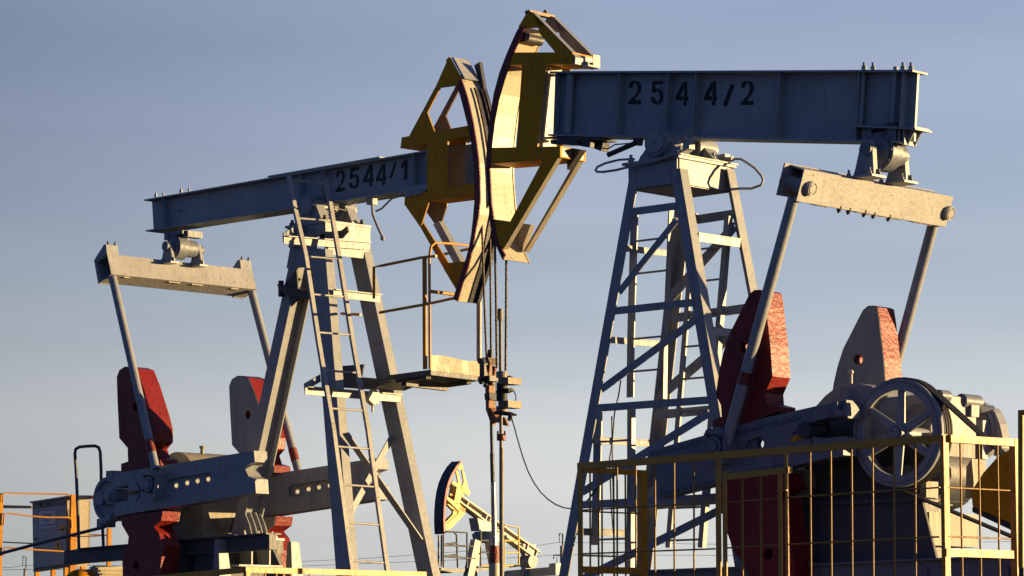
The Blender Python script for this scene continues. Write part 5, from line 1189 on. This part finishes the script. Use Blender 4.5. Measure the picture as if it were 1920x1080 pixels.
for x0, y0, x1, y1 in ((452,445,432,500), (610,560,590,615), (640,580,620,640), (955,805,935,880), (1030,870,1010,925)):
    m = MB(); A = f3.P(Q3([(x0, y0), (x1, y1)]), nb); m.slab([(A[0][0] - .02, A[0][1]), (A[0][0] + .02, A[0][1]), (A[1][0] + .02, A[1][1]), (A[1][0] - .02, A[1][1])], .03, nb - .01); p3.part('stiffener', m, CREAM3, bm3)
m = MB(); m.slab(f3.P(Q3([(500,590),(640,650),(640,700),(520,700),(512,650)]), .1), -.2, .2); at_ = C3_(560, 750, 0).x; m.aslab(f3.Q(Q3([(470,730),(500,705),(640,705),(640,790),(490,800)]), at_), at_ - .5, at_); tw3 = p3.part('tower', m, BLUE)
for (x0, y0, x1, y1, b) in ((505, 780, 440, 1100, .33), (505, 780, 470, 1100, -.3), (640, 780, 690, 1100, .33), (620, 780, 680, 1100, -.3)):
    m = MB(); A = C3_(x0, y0, b); B_ = C3_(x1, y1, b); B_ = B_ + (B_ - A) * 1.2; m.bar(A, B_, .22, .25, (1, 0, 0)); p3.part('leg', m, CREAM3, tw3)
m = MB(); m.slab(f3.P(Q3([(200,1010),(320,1020),(600,1010),(870,985),(870,1000),(600,1030),(310,1055),(200,1030)]), .3), -.5, .35)
pf3 = p3.part('work_platform', m, DARK)
m = MB()
for pts in ([(250,705),(430,715),(430,1010)], [(232,730),(232,1010)], [(235,815),(345,800)], [(235,820),(480,830)], [(240,915),(345,900)], [(250,915),(500,935)], [(320,710),(342,735),(352,1010)], [(545,690),(545,1000)], [(550,780),(610,780)], [(550,880),(610,880)], [(745,650),(865,672),(868,1000)], [(745,780),(865,785)], [(745,880),(865,882)], [(745,780),(745,1010)], [(550,995),(865,990)]):
    if pts[0] == (745, 650): p3.part('railing', m, DARK, pf3); m = MB()
    m.tube([C3_(x, y, .42) for x, y in pts], .030, 6)
p3.part('railing', m, YEL3, pf3)
m = MB(); c = C3_(940, 960, 0); m.cyl((c.x, -.2, c.z), (c.x, .25, c.z), .2, 20); m.slab([(c.x - .3, c.z + .55), (c.x + .3, c.z + .55), (c.x + .1, c.z), (c.x - .1, c.z)], -.1, .1); m.slab([(c.x - .3, c.z - .55), (c.x + .3, c.z - .55), (c.x + .1, c.z), (c.x - .1, c.z)], -.1, .1); p3.part('tail_bearing', m, CRNK)
m = MB(); c = C3_(960, 1030, 0)
# equalizer across (runs along Y), seen broadside on
a_ = c.x + .15; m.aslab(f3.Q(Q3([(740,1045),(765,1035),(1120,1005),(1125,975),(1180,970),(1180,1070),(740,1095)]), a_), a_ - .3, a_); p3.part('equalizer_beam', m, BLUE)
m = MB(); m.cyl(C3_(190, 735, .1), C3_(190, 1000, .1), .03, 6); m.cyl(C3_(215, 735, .1), C3_(215, 1000, .1), .03, 6); m.box(C3_(205, 1000, .1).x - .2, C3_(205, 1000, .1).x + .2, -.1, .3, C3_(205, 1040, .1).z, C3_(205, 1015, .1).z); p3.part('wire_rope', m, ROPE)

# ================================================================== power line far off
def pole(u, vt, D, w, label, brk, hook=True):
    fr = Fr((1, 0), u, D); T = Thing('power_pole', fr, (0, 0, 0), label, 'power pole', 'power poles on the horizon'); t = fr.b(u, vt, 0); m = MB()
    m.cyl((t[0], 0, 0), (t[0], 0, t[2]), w * 1.1, 12, w * .85); T.part('pole', m, WOOD); k = D / F
    m = MB(); m.tube([(t[0] + 2 * k, 0, t[2] - .3), (t[0] + 2 * k, 0, t[2] + 22 * k), (t[0] - 4 * k, 0, t[2] + 22 * k), (t[0] - 4 * k, 0, t[2] + 18 * k)], .06 * w / .15, 6)
    if brk: m.tube([(t[0], 0, t[2] - 18 * k), (t[0] - 15 * k, 0, t[2] - 18 * k), (t[0] - 15 * k, 0, t[2] - 25 * k)], .05 * w / .15, 6)
    T.part('bracket', m, DARK)
    for (x, z) in [(-4, 14)] + ([(-9, -24)] if brk else []):
        m = MB()
        for j in range(3): m.cyl((t[0] + x * k, 0, t[2] + (z - j * 4) * k), (t[0] + x * k, 0, t[2] + (z - j * 4 + 2.2) * k), 1.3 * k, 10, .5 * k)
        m.cyl((t[0] + x * k, 0, t[2] + (z + 4) * k), (t[0] + x * k, 0, t[2] + (z - 9) * k), .3 * k, 6); T.part('insulator', m, DARK)
    return t, fr
pole(1053, 1023, 210, .13, 'distant power pole between the small pumpjack and the lattice tower', True)
pole(46.5, 1066, 260, .12, 'distant power pole left of the grey cabinet', False)
fW = Fr((1, 0), 960, 240)
for i, (pts, lab) in enumerate((([(-200, 1062), (20, 1064), (46, 1060), (400, 1061), (700, 1046), (1000, 1024), (1046, 1017), (1500, 1022), (2100, 1012)], 'thin overhead power line crossing low behind the distant pumpjack, upper one'), ([(-200, 1068), (400, 1068), (1000, 1044), (1044, 1040), (1500, 1042), (2100, 1036)], 'thin overhead power line crossing low behind the distant pumpjack, lower one'))):
    m = MB(); m.tube([fW.b(u, v, 0) for u, v in pts], .016, 5); solo('overhead_wire', fW, m, DARK, lab, 'power line', 'overhead power lines')

# ================================================================== ground
m = MB(); n = 60
m.add([(-3000, -200, 0), (3000, -200, 0), (3000, 5600, 0), (-3000, 5600, 0)], [(0, 1, 2, 3)])
g = m.build('ground', GRASS); g['kind'] = 'structure'
m = MB(); m.prism([(-16, 14, -.01), (18, 14, -.01), (18, 46, -.01), (-16, 46, -.01)], [(-13, 17, G0), (15, 17, G0), (15, 43, G0), (-13, 43, G0)])
g = m.build('gravel_pad', GRAVEL); g['kind'] = 'structure'
